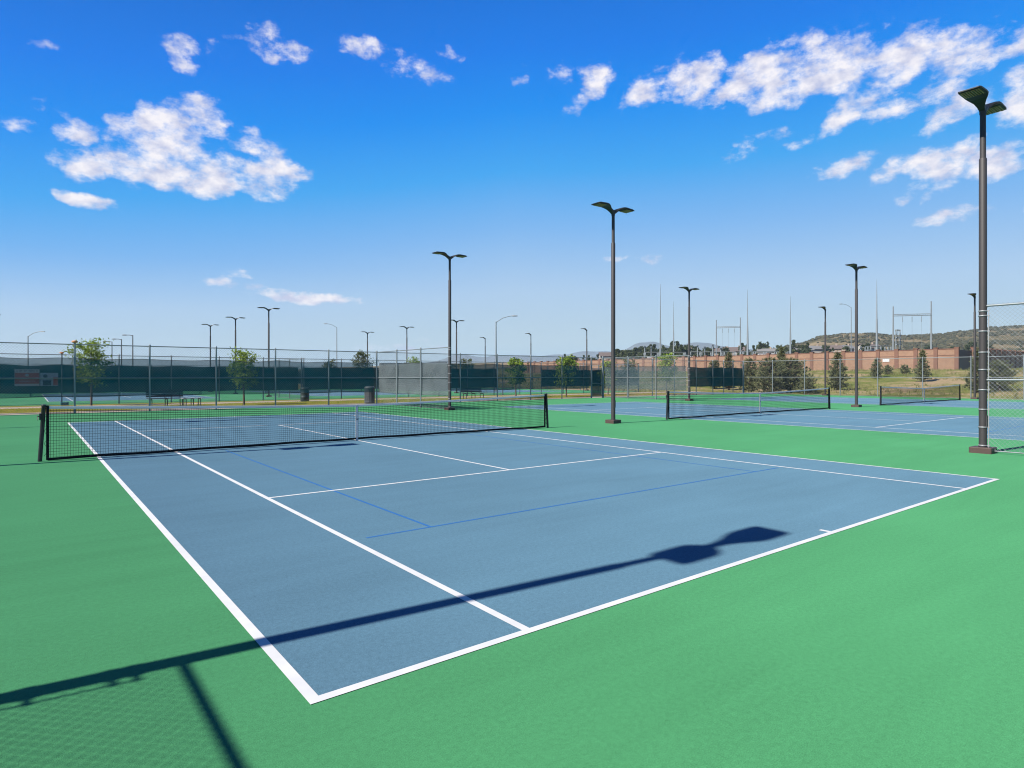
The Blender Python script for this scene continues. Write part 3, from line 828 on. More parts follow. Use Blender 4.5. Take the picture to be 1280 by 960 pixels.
# gate between the long back fence and the grey divider
g = empty('gate', (27.05, BY, 0), 'closed metal gate with green infill screen beside the lamp pole', 'gate')
for x, h in ((.03, 3.1), (1.27, 3.1)):
    q = MB(); q.tube((x, -.03, 0), (x, -.03, h), .058, n=12); q.lathe([(.066, 0), (.066, .03), (.03, .08)], (x, -.03, h), 12); q.build('gate_post', M['galv'], g)
q = MB()
for p0, p1 in (((.13, 0, .12), (.13, 0, 2.15)), ((1.17, 0, .12), (1.17, 0, 2.15)), ((.13, 0, .12), (1.17, 0, .12)), ((.13, 0, 2.15), (1.17, 0, 2.15)), ((.13, 0, 1.1), (1.17, 0, 1.1))): q.tube(p0, p1, .024, n=8)
q.build('gate_frame', M['galv'], g)
q = MB(); q.tube((.03, 0, 3.05), (1.27, 0, 3.05), .023); q.tube((.03, 0, 2.24), (1.27, 0, 2.24), .02); q.build('transom', M['galv'], g)
q = MB(); q.box((.16, .02, .16), (1.14, .026, 2.1)); q.build('infill_screen', M['screen_open'], g)
q = MB(); lattice(q, 1.04, 2.0, .08, .003, .13); qq = q.build('chain_mesh', M['wire'], g); qq.location = (.13, 0, 0)
q = MB(); q.box((1.02, -.06, 1.0), (1.2, -.03, 1.2)); q.tube((1.04, -.1, 1.08), (1.16, -.1, 1.08), .014); q.build('latch', M['band'], g)


# ------------------------------------------------------------------ things between the two fences
def barrel(loc, label, mat, r, h, slat):
    root = empty('litter_bin', loc, label, 'litter bin')
    b = MB()
    if slat:
        b.lathe([(r * .86, .03), (r * .86, h * .98)], n=24)
        for i in range(24):
            a = 2 * math.pi * i / 24; c, s = math.cos(a), math.sin(a)
            b.tube((c * r * .98, s * r * .98, .02), (c * r, s * r, h), .018, n=4)
        for z in (.08, h * .5, h * .96): b.lathe([(r * .93, z), (r * 1.02, z), (r * 1.02, z + .04), (r * .93, z + .04)], n=24)
    else:
        b.lathe([(r * .93, 0), (r, .03), (r, h * .32), (r * 1.03, h * .335), (r, h * .35), (r, h * .65), (r * 1.03, h * .665), (r, h * .68), (r, h - .03), (r * 1.03, h - .015), (r * 1.03, h)], n=28)
    b.build('bin_body', mat, root)
    l = MB(); l.lathe([(r * 1.05, h), (r * 1.05, h + .03), (r * .8, h + .10), (r * .45, h + .12)], n=24); l.build('lid', mat, root)
    return root


p = at(381, 42.5); barrel((p.x, p.y, -.07), 'dark green ribbed barrel on the path beyond the see-through screen', M['barrel'], .29, .86, False)
p = at(462, 38.3); barrel((p.x, p.y, -.025), 'grey slatted bin behind the back fence corner post', M['bin'], .30, .95, True)


def bench(loc, rz, L, back, label, mat):
    root = empty('park_bench', loc, label, 'bench', None, rz)
    s = MB()
    for i in range(4): s.box((-L / 2, -.20 + i * .105, .43), (L / 2, -.11 + i * .105, .465))
    s.build('seat_slat', mat, root)
    if back:
        k = MB()
        for i in range(4): k.box((-L / 2, .25 + i * .022, .52 + i * .11), (L / 2, .28 + i * .022, .61 + i * .11))
        k.build('backrest_slat', mat, root)
    for x in (-L / 2 + .18, 0, L / 2 - .18):
        g_ = MB(); g_.path([(x, -.17, 0), (x, -.17, .36), (x, -.13, .41), (x, .16, .41), (x, .2, .36), (x, .2, 0)], .025, 8)
        if back: sp_ = MB(); sp_.path([(x, .2, .42), (x, .26, .6), (x, .35, .96)], .022, 6); sp_.build('back_support', M['bench'], root)
        g_.build('leg', M['bench'], root)
    return root


p = at(208, 35.6); bench((p.x, p.y, -.06), 0.15, 1.95, True, 'dark bench with backrest behind the see-through screen', M['bench'])
p = at(240.5, 36.0); bench((p.x, p.y, -.06), 0.15, 1.15, False, 'pale backless bench beside the dark bench', M['bench_alu'])
p = at(592, 46.5); bench((p.x, p.y, -.06), 0.1, 2.0, True, 'dark bench behind the lamp pole, before the teal screen', M['bench'])
v = empty('valve_box', (-4.9, 30.7, -.09), 'small teal utility box at the foot of a fence post', 'utility box')
q = MB(); q.bevbox((-.2, -.15, 0), (.2, .15, .16), .02); q.build('box_body', M['teal'], v)
q = MB(); q.bevbox((-.22, -.17, .16), (.22, .17, .19), .01); q.build('lid', M['teal'], v)

# banners hung on the second fence
def glyphs(mb, x0, x1, z0, z1, n, y):
    x = x0; w = (x1 - x0) / n
    for i in range(n):
        if random.random() < .82:
            mb.box((x + w * .1, y - .004, z0), (x + w * .28, y, z1))
            if random.random() < .7: mb.box((x + w * .28, y - .004, z1 - (z1 - z0) * .25), (x + w * .8, y, z1))
            if random.random() < .6: mb.box((x + w * .62, y - .004, z0), (x + w * .8, y, z1 - (z1 - z0) * .25))
        x += w
yb = FY - .13
bn = empty('banner', (-6.66, yb, FARZ), 'red banner with white top strip hung on the teal screen', 'banner')
q = MB(); q.box((-.58, 0, 1.17), (.58, .012, 2.15)); q.build('sheet', M['white'], bn)
q = MB(); q.box((-.57, -.006, 1.30), (.57, 0, 1.95)); pr = q.build('red_field', M['red'], bn)
q = MB(); q.lathe([(.02, 0), (.09, .001), (.09, .004), (.02, .005)], n=14); lg = q.build('emblem', M['white'], pr); lg.rotation_euler = (HALF, 0, 0); lg.location = (0, -.007, 1.80)
q = MB(); glyphs(q, -.45, .45, 1.56, 1.66, 9, -.007); glyphs(q, -.38, .38, 1.40, 1.48, 10, -.007); q.build('lettering', M['white'], pr)
q = MB(); glyphs(q, -.5, .5, 2.0, 2.10, 14, -.001); q.build('lettering', M['ink'], bn)
bn2 = empty('banner', (-5.62, yb, FARZ), 'small photo banner hung beside the red banner', 'banner')
q = MB(); q.box((-.42, 0, 1.17), (.44, .012, 1.95)); q.build('sheet', M['photo_blue'], bn2)
q = MB(); q.box((.2, -.006, 1.2), (.42, 0, 1.7)); q.build('red_field', M['red'], bn2)
q = MB(); q.lathe([(.02, 0), (.11, .001), (.11, .004), (.02, .005)], n=12); e_ = q.build('dark_print', M['ink'], bn2); e_.rotation_euler = (HALF, 0, 0); e_.location = (-.18, -.006, 1.75)
q = MB(); q.box((-.3, -.005, 1.2), (.1, 0, 1.5)); q.build('dark_print', M['ink'], bn2)


# ------------------------------------------------------------------ street lamps further off
def street_lamp(x, y, z, h, label, rz, arm=1.9, mat='steelgrey', drop=False, group='street lamps beyond the courts'):
    root = empty('street_lamp', (x, y, z), label, 'street lamp', group, rz)
    q = MB(); q.path([(0, 0, 0), (0, 0, h * .5), (0, 0, h)], [.11, .085, .06], 10); q.path([(0, 0, 0), (0, 0, .9), (0, 0, 1.0)], [.2, .17, .1], 10); q.build('pole', M[mat], root)
    q = MB()
    if drop: q.path([(0, 0, h - .08), (arm * .5, 0, h + .02), (arm, 0, h + .02)], .045, 8)
    else: q.path([(0, 0, h - .1), (arm * .4, 0, h + .4), (arm * .8, 0, h + .62), (arm, 0, h + .66)], .04, 8)
    q.build('arm', M[mat], root)
    q = MB(); zz = h + (.02 if drop else .66)
    loft(q, [(arm - .1, .06, zz + .06, zz - .05), (arm + .15, .13, zz + .08, zz - .07), (arm + .5, .12, zz + .05, zz - .06), (arm + .62, .05, zz + .01, zz - .03)])
    q.build('lamp_head', M[mat], root)


for u, F, v0, lb, rz in ((35, 92, 420, 'grey curved-arm street lamp above the red banner', -.66), (421, 120, 409, 'faint grey street lamp between two twin-headed poles', 2.5),
                         (620, 72, 402, 'grey street lamp with long raised arm above the dark bench', -.66), (1064, 130, 384, 'grey street lamp beside a twin-headed pole, above the brick wall', 2.5)):
    p = at(u, F); zg = height(p.x, p.y); street_lamp(p.x, p.y, zg - .2, zof(v0, F) - zg + .2, lb, rz)
for u, F, v0, lb in ((140, 112, 427, 'lowest of three parking lamps beside the light green tree'), (152, 103, 424, 'middle of three parking lamps beside the light green tree'), (166, 94, 419, 'tallest of three parking lamps beside the light green tree')):
    p = at(u, F); zg = height(p.x, p.y); street_lamp(p.x, p.y, zg - .2, zof(v0, F) - zg + .2, lb, 2.5, 1.0, 'bronze', True)


# ------------------------------------------------------------------ trees
def leaf_card(mb, c, s, up=.4):
    n = Vector((random.gauss(0, 1), random.gauss(0, 1), random.gauss(up, 1))).normalized()
    a = n.orthogonal().normalized(); b = n.cross(a)
    t = random.uniform(0, 6.283); a, b = a * math.cos(t) + b * math.sin(t), b * math.cos(t) - a * math.sin(t)
    l = s * random.uniform(.7, 1.3); w = l * .5
    c = Vector(c)
    mb.add([c - a * l, c - b * w + n * l * .1, c + a * l, c + b * w + n * l * .1], [(0, 1, 2, 3)])


def young_tree_meshes(h, seed, leaves=900, spread=1.0, ls=.085):
    """light open-crowned young tree: limbs carry separate sprays of leaves"""
    random.seed(seed)
    t = MB(); lf = MB()
    t.path([(0, 0, 0), (.03, .02, h * .35), (-.02, .03, h * .65), (.02, 0, h * .95)], [.06, .05, .035, .01], 8)
    limbs = []
    for i in range(20):
        f = .30 + .62 * (i + random.random()) / 20; a = i * 2.4 + random.uniform(-.4, .4); L = spread * h * random.uniform(.18, .30) * (1.3 - abs(f - .55) * 1.1)
        b0 = Vector((0, 0, h * f)); b1 = b0 + Vector((math.cos(a) * L * .6, math.sin(a) * L * .6, L * .35)); b2 = b0 + Vector((math.cos(a) * L, math.sin(a) * L, L * random.uniform(.3, .7)))
        t.path([b0, b1, b2], [.022, .014, .005], 5); limbs.append((b0, b1, b2))
    limbs.append((Vector((0, 0, h * .7)), Vector((0, 0, h * .85)), Vector((.02, 0, h * 1.0))))
    for b0, b1, b2 in limbs:
        for j in range(5):
            f = random.uniform(.35, 1.05); q = b0.lerp(b1, f * 2) if f < .5 else b1.lerp(b2, f * 2 - 1)
            q = q + Vector((random.gauss(0, .1), random.gauss(0, .1), random.gauss(0, .07))) * h * .3
            r = h * random.uniform(.035, .075)
            for k in range(leaves // (len(limbs) * 5)):
                d = Vector((random.gauss(0, 1), random.gauss(0, 1), random.gauss(0, .6))) * r * .8
                leaf_card(lf, q + d, ls)
    return t.mesh('trunk', M['bark']), lf


def tree(name, loc, label, cat, group, trunk, crown, rz=0.0, s=1.0):
    root = empty(name, loc, label, cat, group, rz); root.scale = (s, s, s) if isinstance(s, float) else s
    ob('trunk', trunk, root); ob('crown', crown, root)
    return root


YG = 'young broadleaf trees along the path'
for n, (u, F, vt, lb, mt, lv) in enumerate((
        (114, 36.5, 425, 'light green young tree standing before the teal screen, close to the banner', 'leaf_young', 1700),
        (305, 37.0, 437, 'yellow-green young tree on the grass strip, before the teal screen', 'leaf_young', 1500),
        (452, 75, 440, 'olive tree behind the back fence corner', 'leaf_tree', 1300),
        (412, 70, 452, 'grey-green tree top behind the dark screens, beside the olive tree', 'leaf_tree', 900),
        (516, 62, 446, 'pale sparse tree above the pale grey screen', 'leaf_young', 500),
        (582, 70, 448, 'small yellowish tree above the dark bench', 'leaf_tree', 700),
        (645, 50, 449, 'slim green tree in the gap of the teal screen', 'leaf_young', 1100),
        (708, 51, 447, 'bright yellow-green tree behind the back fence, beside the gate', 'leaf_young', 1300),
        (760, 58, 452, 'light green tree just behind the metal gate', 'leaf_young', 1100),
        (833, 64, 443, 'bright lime-green tree in front of the brick wall', 'leaf_young', 1300),
        (786, 70, 450, 'olive young tree before the brick wall, by the lime-green tree', 'leaf_tree', 900))):
    p = at(u, F); zg = height(p.x, p.y) if p.x > EX + 8 else -.1
    h = zof(vt, F) - zg
    tr, lf = young_tree_meshes(h, 40 + n, int(lv * 1.15), .68, .08 if F < 45 else .12)
    tree('young_tree', (p.x, p.y, zg - .05), lb, 'tree', YG, tr, lf.mesh('crown', M[mt]), n * 1.3)


def pine_meshes(h, w, seed, shape='bush', dens=1.0):
    """pine: whorls of branches carrying tufts of needles"""
    random.seed(seed)
    t = MB(); nd = MB()
    t.path([(0, 0, 0), (.02, 0, h * .5), (0, .02, h * .97)], [.11, .07, .012], 7)
    whorls = int(h / .3)
    for k in range(whorls):
        f = (k + .3) / whorls; z = h * (.06 + .9 * f)
        if shape == 'cone': R0 = w / 2 * (1 - f) ** .8 * (1.0 if f > .12 else .8)
        else: R0 = w / 2 * math.sqrt(max(.02, 1 - (f * 1.0) ** 2.2)) * (1.0 if f > .15 else .85)
        nb = max(4, int(5 + R0 * 3))
        for i in range(nb):
            a = 6.283 * i / nb + k * .9 + random.uniform(-.3, .3); L = R0 * random.uniform(.62, 1.12)
            e = Vector((math.cos(a) * L, math.sin(a) * L, z + L * random.uniform(.05, .4)))
            t.path([(0, 0, z), (e.x * .6, e.y * .6, z + (e.z - z) * .35), e], [.025, .016, .006], 4, False)
            for j in range(int((5 + L * 7.5) * dens)):
                g_ = random.uniform(.25, 1.05); c = Vector((0, 0, z)).lerp(e, g_) + Vector((random.gauss(0, .09), random.gauss(0, .09), random.gauss(.02, .08)))
                ax = (e - Vector((0, 0, z))).normalized() + Vector((0, 0, .7))
                for q in range(6):
                    d = (ax + Vector((random.gauss(0, .7), random.gauss(0, .7), random.gauss(0, .5)))).normalized()
                    l = random.uniform(.16, .30); sd_ = d.orthogonal().normalized() * .045
                    nd.add([c - sd_, c + sd_, c + d * l], [(0, 1, 2)])
    for q in range(30):
        d = Vector((random.gauss(0, .5), random.gauss(0, .5), 1)).normalized(); c = Vector((0, 0, h * random.uniform(.9, 1.0))); sd_ = d.orthogonal().normalized() * .03
        nd.add([c - sd_, c + sd_, c + d * .25], [(0, 1, 2)])
    return t.mesh('trunk', M['bark']), nd.mesh('crown', M['needle'])


PG = 'pine trees on the grassy slope'
for n, (u, F, vt, vb, w, sh, lb) in enumerate((
        (937, 66, 446, 483, 2.2, 'bush', 'rounded pine bush next to the black-green screen end'),
        (911, 72, 439, 478, 2.6, 'cone', 'pointed pine rising above the black-green screen'),
        (893, 76, 449, 476, 2.2, 'bush', 'low olive pine bush behind the close-set fence posts'),
        (962, 64, 446, 484, 3.6, 'bush', 'broad dense pine bush on the sandy bank, west of its twin'),
        (988, 65, 447, 485, 4.2, 'bush', 'broad dense pine bush on the sandy bank beside a thin lamp pole'),
        (977, 71, 431, 480, 2.4, 'cone', 'tall pine tip rising behind the two broad bushes'),
        (1010, 62, 470, 486, 1.8, 'bush', 'low pine shrub at the foot of the broad bushes'),
        (1047, 66, 438, 482, 2.7, 'cone', 'full pine tree between two thin lamp poles'),
        (1096, 80, 447, 465, 1.9, 'cone', 'small pine in front of the brick wall beside the white sign'),
        (1153, 72, 436, 469, 2.1, 'cone', 'slender pine with pointed top in front of the brick wall'),
        (1222, 56, 434, 484, 2.2, 'cone', 'narrow olive pine behind the big lamp pole'),
        (1249, 57, 450, 481, 2.7, 'bush', 'grey-green pine bush behind the chain-link fence end'),
        (1110, 84, 456, 464, 1.1, 'bush', 'tiny dark shrub at the brick wall foot under the white sign'),
        (1131, 84, 456, 464, 1.5, 'bush', 'small dark shrub at the brick wall foot beside a pilaster'))):
    p = at(u, F); zg = height(p.x, p.y); h = max(.8, zof(vt, F) - zg)
    tr, cr = pine_meshes(h, w, 80 + n, sh)
    tree('pine_tree', (p.x, p.y, zg - .08), lb, 'pine tree', PG, tr, cr)


# ------------------------------------------------------------------ brick wall
WX = 114.0; WY0 = 21.0; WY1 = 141.0; WZT = 6.25
w = empty('brick_wall', (WX, WY0, 0), 'long orange brick wall with pilasters along the top of the grassy slope', 'wall')
def wall_z(y): return WZT - .0028 * (y - WY0)
n = 40; stp = (WY1 - WY0) / n; WL = WY1 - WY0
def bar(x0, x1, dz0, dz1, flat=None):
    m_ = MB(); za, zb_ = wall_z(WY0), wall_z(WY1)
    lo = (flat, flat) if flat is not None else (za + dz0, zb_ + dz0)
    m_.add([(x0, 0, lo[0]), (x1, 0, lo[0]), (x1, WL, lo[1]), (x0, WL, lo[1]), (x0, 0, za + dz1), (x1, 0, za + dz1), (x1, WL, zb_ + dz1), (x0, WL, zb_ + dz1)], [(3, 2, 1, 0), (4, 5, 6, 7), (0, 1, 5, 4), (1, 2, 6, 5), (2, 3, 7, 6), (3, 0, 4, 7)])
    return m_
bar(-.12, .12, 0, -.12, 1.6).build('wall_panel', M['brick'], w)
bar(-.17, .17, -.12, .02).build('cap', M['brick_cap'], w)
bar(-.16, -.115, -1.15, -1.05).build('string_course', M['brick_cap'], w)
for i in range(n + 1):
    q = MB(); y = i * stp; zt_ = wall_z(WY0 + y) + .22
    q.box((-.27, y - .3, 1.5), (.27, y + .3, zt_ - .14)); q.box((-.33, y - .36, zt_ - .14), (.33, y + .36, zt_)); q.build('pilaster', M['brick_dark'], w)
w2 = empty('brick_wall', (WX + 7.2, WY0 - .2, 0), 'shaded dark brick wall with stepped top behind the chain-link fence end', 'wall')
q = MB(); q.box((0, -.12, 1.6), (60, .12, WZT + .1)); q.build('wall_panel', M['brick'], w2)
for i in range(21):
    q = MB(); q.box((i * 3.0 - .3, -.27, 1.5), (i * 3.0 + .3, .27, WZT + .3)); q.box((i * 3.0 - .36, -.33, WZT + .3), (i * 3.0 + .36, .33, WZT + .44)); q.build('pilaster', M['brick_dark'], w2)
q = MB(); q.box((.01, -.17, WZT + .1), (59.9, .17, WZT + .24)); q.build('cap', M['brick_cap'], w2)

g2 = empty('gate', (WX + .4, WY0, 0), 'tall dark metal yard gate at the brick wall corner', 'gate')
q = MB()
for i in range(32): q.box((.1 + i * .195, -.05, 2.5), (.1 + i * .195 + .17, -.01, WZT - .25))
q.build('gate_leaf', M['gate_metal'], g2)
q = MB(); q.box((0, 0, 2.5), (6.4, .06, 2.7)); q.box((0, 0, 4.3), (6.4, .06, 4.5)); q.box((0, 0, WZT - .4), (6.4, .06, WZT - .2)); q.box((0, -.09, 2.4), (.12, .09, WZT + .2)); q.box((6.3, -.09, 2.4), (6.42, .09, WZT)); q.build('gate_frame', M['gate_metal'], g2)

p = at(1107.5, 100); sg = empty('wall_sign', (WX - .16, 0, 0), 'small white notice fixed to the brick wall above a shrub', 'sign')
kk = (1107.5 - 640) / FOC; tt = (WX - .2 - CAM.x) / (SN + kk * CS); yy = CAM.y + tt * (CS - kk * SN)
sg.location = (WX - .18, yy, zof(450.5, tt))
q = MB(); q.box((-.03, -.55, -.26), (.0, .55, .26)); q.build('sign_board', M['white'], sg)
q = MB()
for i, z in enumerate((.12, .0, -.12)): q.box((-.034, -.4 + .06 * i, z - .025), (-.03, .4 - .05 * i, z + .025))
q.build('lettering', M['photo_blue'], sg)


# ------------------------------------------------------------------ substation behind the wall
SG = 'grey steel structures of the substation'
for u, F, vt, lb in ((825.5, 180, 355, 'very tall thin tapered mast behind the lime-green tree'), (842, 230, 377, 'tall thin mast next to a twin-headed lamp pole'), (934.5, 165, 362, 'tall thin mast beside the small crossbar frame'),
                     (988, 175, 370, 'tall thin mast rising behind the broad pine bushes'), (1096, 150, 349, 'tall thin mast above the small pine and white sign')):
    p = at(u, F); zg = height(p.x, p.y); h = zof(vt, F) - zg
    m = empty('lightning_mast', (p.x, p.y, zg), lb, 'mast', SG)
    q = MB(); q.path([(0, 0, -.3), (0, 0, h * .25), (0, 0, h * .55)], [.34, .27, .17], 10); q.build('lower_mast', M['steelgrey'], m)
    q = MB(); q.path([(0, 0, h * .55), (0, 0, h * .8), (0, 0, h)], [.14, .09, .03], 8); q.build('upper_mast', M['steelgrey'], m)


def h_frame(u0, u1, F, vt0, vt1, vbar, label, ns):
    a, b = at(u0, F), at(u1, F * .985); L = (b - a).length; rz = math.atan2(b.y - a.y, b.x - a.x); zg = height(a.x, a.y)
    r_ = empty('power_frame', (a.x, a.y, zg), label, 'power frame', SG, rz)
    for x, vt in ((0, vt0), (L, vt1)):
        q = MB(); h = zof(vt, F) - zg; q.path([(x, 0, -.3), (x, 0, h * .45), (x, 0, h)], [.25, .2, .13], 10); q.build('post', M['steelgrey'], r_)
    zb = zof(vbar, F) - zg
    q = MB()
    q.tube((0, -.2, zb), (L, -.2, zb), .07, n=6); q.tube((0, .2, zb), (L, .2, zb), .07, n=6); q.tube((0, 0, zb + .35), (L, 0, zb + .35), .07, n=6)
    k = 12
    for i in range(k):
        s = -.2 if i % 2 else .2; q.tube((L * i / k, s, zb), (L * (i + .5) / k, 0, zb + .35), .035, n=4); q.tube((L * (i + .5) / k, 0, zb + .35), (L * (i + 1) / k, -s, zb), .035, n=4)
    q.build('crossbar', M['steelgrey'], r_)
    for i in range(ns):
        x = L * (i + 1) / (ns + 1); q = MB(); pr_ = [(.018, 1.0), (.018, zb - 1.6)]
        for j in range(6): pr_ += [(.05, zb - 1.5 + j * .2), (.13, zb - 1.46 + j * .2), (.05, zb - 1.4 + j * .2)]
        q.lathe(pr_ + [(.03, zb - .3), (.03, zb - .1)], (x, 0, 0), 8)
        q.build('insulator', M['steelgrey'], r_)


h_frame(895.5, 925.5, 190, 400, 398, 410, 'small two-post power frame with crossbar above the pointed pine', 3)
h_frame(1116.5, 1164, 150, 383, 378, 395, 'large two-post power frame with crossbar above the slender pine', 3)
# posts and switchgear
for n, (u, F, vt, lb) in enumerate(((806, 200, 432, 'outermost short grey substation post beside the lime-green tree'), (814, 205, 433, 'short grey substation post beside the tallest mast'), (872, 185, 431, 'short grey substation post before the far mountain'),
                                    (881, 190, 433, 'short grey substation post beside the mountain edge'), (891, 180, 430, 'short grey substation post beside the small crossbar frame'), (901, 175, 434, 'short grey substation post under the small crossbar'), (1069, 150, 434, 'short grey substation post beside the twin-headed lamp'), (1076, 155, 433, 'short grey substation post under the brown hill'))):
    p = at(u, F); zg = height(p.x, p.y); h = zof(vt, F) - zg
    m = empty('substation_post', (p.x, p.y, zg), lb, 'post', SG)
    q = MB(); q.path([(0, 0, -.3), (0, 0, h - .4)], [.19, .16], 8); q.build('post', M['steelgrey'], m)
    q = MB(); q.box((-.5, -.12, h - .4), (.5, .12, h - .25)); q.build('crossarm', M['steelgrey'], m)
    for x in (-.4, 0, .4): q = MB(); q.lathe([(.06, h - .25), (.11, h - .15), (.05, h - .1), (.11, h - .05), (.05, h)], (x, 0, 0), 8); q.build('insulator', M['steelgrey'], m)
for n, (u0, u1, F, vt, lb) in enumerate(((806, 856, 195, 440.5, 'grey busbar stand behind the lime-green tree'), (862, 918, 185, 440, 'grey busbar stand above the close-set fence posts'), (928, 985, 180, 439.5, 'grey busbar stand between two tall masts'), (1085, 1110, 150, 433, 'grey busbar stand above the white sign'))):
    a, b = at(u0, F), at(u1, F); L = (b - a).length; rz = math.atan2(b.y - a.y, b.x - a.x); zg = height(a.x, a.y); h = zof(vt, F) - zg
    m = empty('busbar_stand', (a.x, a.y, zg), lb, 'power equipment', SG, rz)
    for y in (-1.2, 0, 1.2): q = MB(); q.tube((0, y, h), (L, y, h), .08, n=6); q.build('busbar', M['steelgrey'], m)
    k = max(2, int(L / 3.2))
    for i in range(k + 1):
        x = L * i / k; q = MB(); q.box((x - .13, -.13, -.3), (x + .13, .13, h - 1.0)); q.box((x - .1, -1.4, h - 1.0), (x + .1, 1.4, h - .8))
        q.build('leg', M['steelgrey'], m)
        for y in (-1.2, 0, 1.2): q = MB(); q.lathe([(.09, h - .8), (.17, h - .6), (.09, h - .5), (.17, h - .3), (.08, h - .1)], (x, y, 0), 8); q.build('insulator', M['steelgrey'], m)
    for i in range(0, k, 2):
        x = L * (i + .5) / k; q = MB(); q.bevbox((x - .7, 1.8, -.2), (x + .7, 3.0, h - 1.1 - .3 * (i % 3)), .05); q.build('cabinet', M['wall_c'], m)
# lattice tower behind the large frame
p = at(1122.5, 158); zg = height(p.x, p.y); h = zof(412, 158) - zg
m = empty('switch_stand', (p.x, p.y, zg), 'stacked grey switch stand behind the large power frame', 'power equipment', SG)
q = MB()
for sx in (-.5, .5):
    for sy in (-.5, .5): q.tube((sx, sy, -.3), (sx * .7, sy * .7, h), .08, n=6)
for i in range(6):
    z0, z1 = h * i / 6, h * (i + 1) / 6
    q.tube((-.5, -.5, z0), (.45, -.5, z1), .05, n=4); q.tube((.5, .5, z0), (-.45, .5, z1), .05, n=4)
q.build('lattice_frame', M['steelgrey'], m)
for z in (h * .55, h * .75, h * .97): q = MB(); q.box((-1.1, -.15, z), (1.1, .15, z + .25)); q.build('crossarm', M['steelgrey'], m)


# ------------------------------------------------------------------ houses and trees on the ridge
def house(u, F, w, d, h, rz, label, wm, rm, group='houses on the ridge'):
    p = at(u, F); zg = height(p.x, p.y)
    r_ = empty('house', (p.x, p.y, zg), label, 'house', group, rz)
    q = MB(); q.box((-w / 2, -d / 2, -1), (w / 2, d / 2, h)); q.add([(-w / 2 + .01, -d / 2, h), (-w / 2 + .01, d / 2, h), (-w / 2 + .01, 0, h + d * .27), (w / 2 - .01, -d / 2, h), (w / 2 - .01, d / 2, h), (w / 2 - .01, 0, h + d * .27)], [(0, 2, 1), (3, 4, 5)])
    q.build('wall', M[wm], r_)
    q = MB(); e = .5; t = .2; hr = d * .27
    for s in (-1, 1):
        y0 = s * (d / 2 + e); z0 = h - e * .54
        q.add([(-w / 2 - e, y0, z0), (w / 2 + e, y0, z0), (w / 2 + e, 0, h + hr), (-w / 2 - e, 0, h + hr), (-w / 2 - e, y0, z0 + t), (w / 2 + e, y0, z0 + t), (w / 2 + e, 0, h + hr + t), (-w / 2 - e, 0, h + hr + t)],
              [(0, 1, 2, 3), (7, 6, 5, 4), (0, 4, 5, 1), (1, 5, 6, 2), (3, 7, 4, 0)])
    ro = q.build('roof', M[rm], r_)
    q = MB(); q.box((w * .2, -.4, h + hr * .5), (w * .2 + .8, .4, h + hr + 1.0)); q.build('chimney', M['wall_b'], ro)
    for s in (-1, 1):
        for lv in range(max(1, int(h / 2.8))):
            for i in range(3):
                x = -w / 2 + w * (i + .5) / 3; z = .9 + lv * 2.8; q = MB(); q.box((x - .75, s * (d / 2) - .04, z), (x + .75, s * (d / 2) + .04, z + 1.3)); wi = q.build('window', M['white'], r_)
                q = MB(); q.box((x - .62, s * (d / 2) - .06, z + .12), (x + .62, s * (d / 2) + .06, z + 1.18)); q.build('pane', M['pane'], wi)


for a_ in ((760, 330, 12, 9, 5.5, 'cream house with brown roof just behind the twin-headed lamp pole', 'wall_a', 'roof_a'), (775, 345, 12, 9, 6, 'white-walled house on the wooded rise', 'wall_a', 'roof_b'),
           (712, 300, 11, 8, 3.2, 'low tan house at the wall end beside the single lamp', 'wall_b', 'roof_a'),
           (800, 300, 14, 9, 3.0, 'long low cream house beside the tallest mast', 'wall_a', 'roof_b'), (858, 310, 13, 9, 5.0, 'grey house below the far mountain', 'wall_c', 'roof_b'),
           (903, 290, 11, 8, 5.0, 'tan two-storey house framed by the small crossbar frame', 'wall_b', 'roof_a'), (918, 300, 12, 9, 5.2, 'cream house beside the small crossbar frame', 'wall_a', 'roof_a'),
           (958, 300, 10, 8, 3.8, 'grey-roofed long house between two tall masts', 'wall_c', 'roof_b'), (1003, 290, 10, 8, 4.6, 'grey house to the east of the tall mast by the hill foot', 'wall_c', 'roof_b'), (1018, 300, 9, 7, 4.8, 'cream house behind the thin single-headed lamp', 'wall_a', 'roof_b'),
           (1040, 300, 10, 8, 4.4, 'brown house at the hill foot above the full pine', 'wall_b', 'roof_a'), (1058, 310, 9, 7, 4.4, 'tan house at the hill foot beside the twin-headed lamp', 'wall_b', 'roof_b'), (1086, 290, 14, 9, 4.2, 'cream bungalow at the hill foot by a tall mast', 'wall_a', 'roof_a')):
    u, F, w_, d_, h_, lb, wm, rm = a_
    house(u, F * 1.08, w_ * .8, d_ * .8, h_ * .85, -YAW + random.uniform(-.5, .5), lb, wm, rm)


def crown_mesh(h, w, seed, conifer):
    random.seed(seed); t = MB(); c = MB()
    t.path([(0, 0, -.5), (0, 0, h * .8)], [.25, .06], 6)
    clumps = []
    for i in range(30):
        if conifer:
            f = .08 + .9 * random.random() ** 1.4; rr = w / 2 * (1 - f) * 1.1 + .1
        else:
            f = random.uniform(.25, .95); rr = w / 2 * math.sqrt(max(.05, 1 - ((f - .5) / .55) ** 2))
        a = random.uniform(0, 6.283); k = rr * math.sqrt(random.random())
        clumps.append((Vector((math.cos(a) * k, math.sin(a) * k, h * f)), max(.45, w * random.uniform(.09, .17))))
    for q, r in clumps:
        for j in range(46):
            d = Vector((random.gauss(0, 1), random.gauss(0, 1), random.gauss(0, .8))).normalized() * r * random.uniform(.5, 1.1)
            leaf_card(c, q + d, w * .06 + .12)
    return t.mesh('trunk', M['bark']), c.mesh('crown', M['needle_far'])


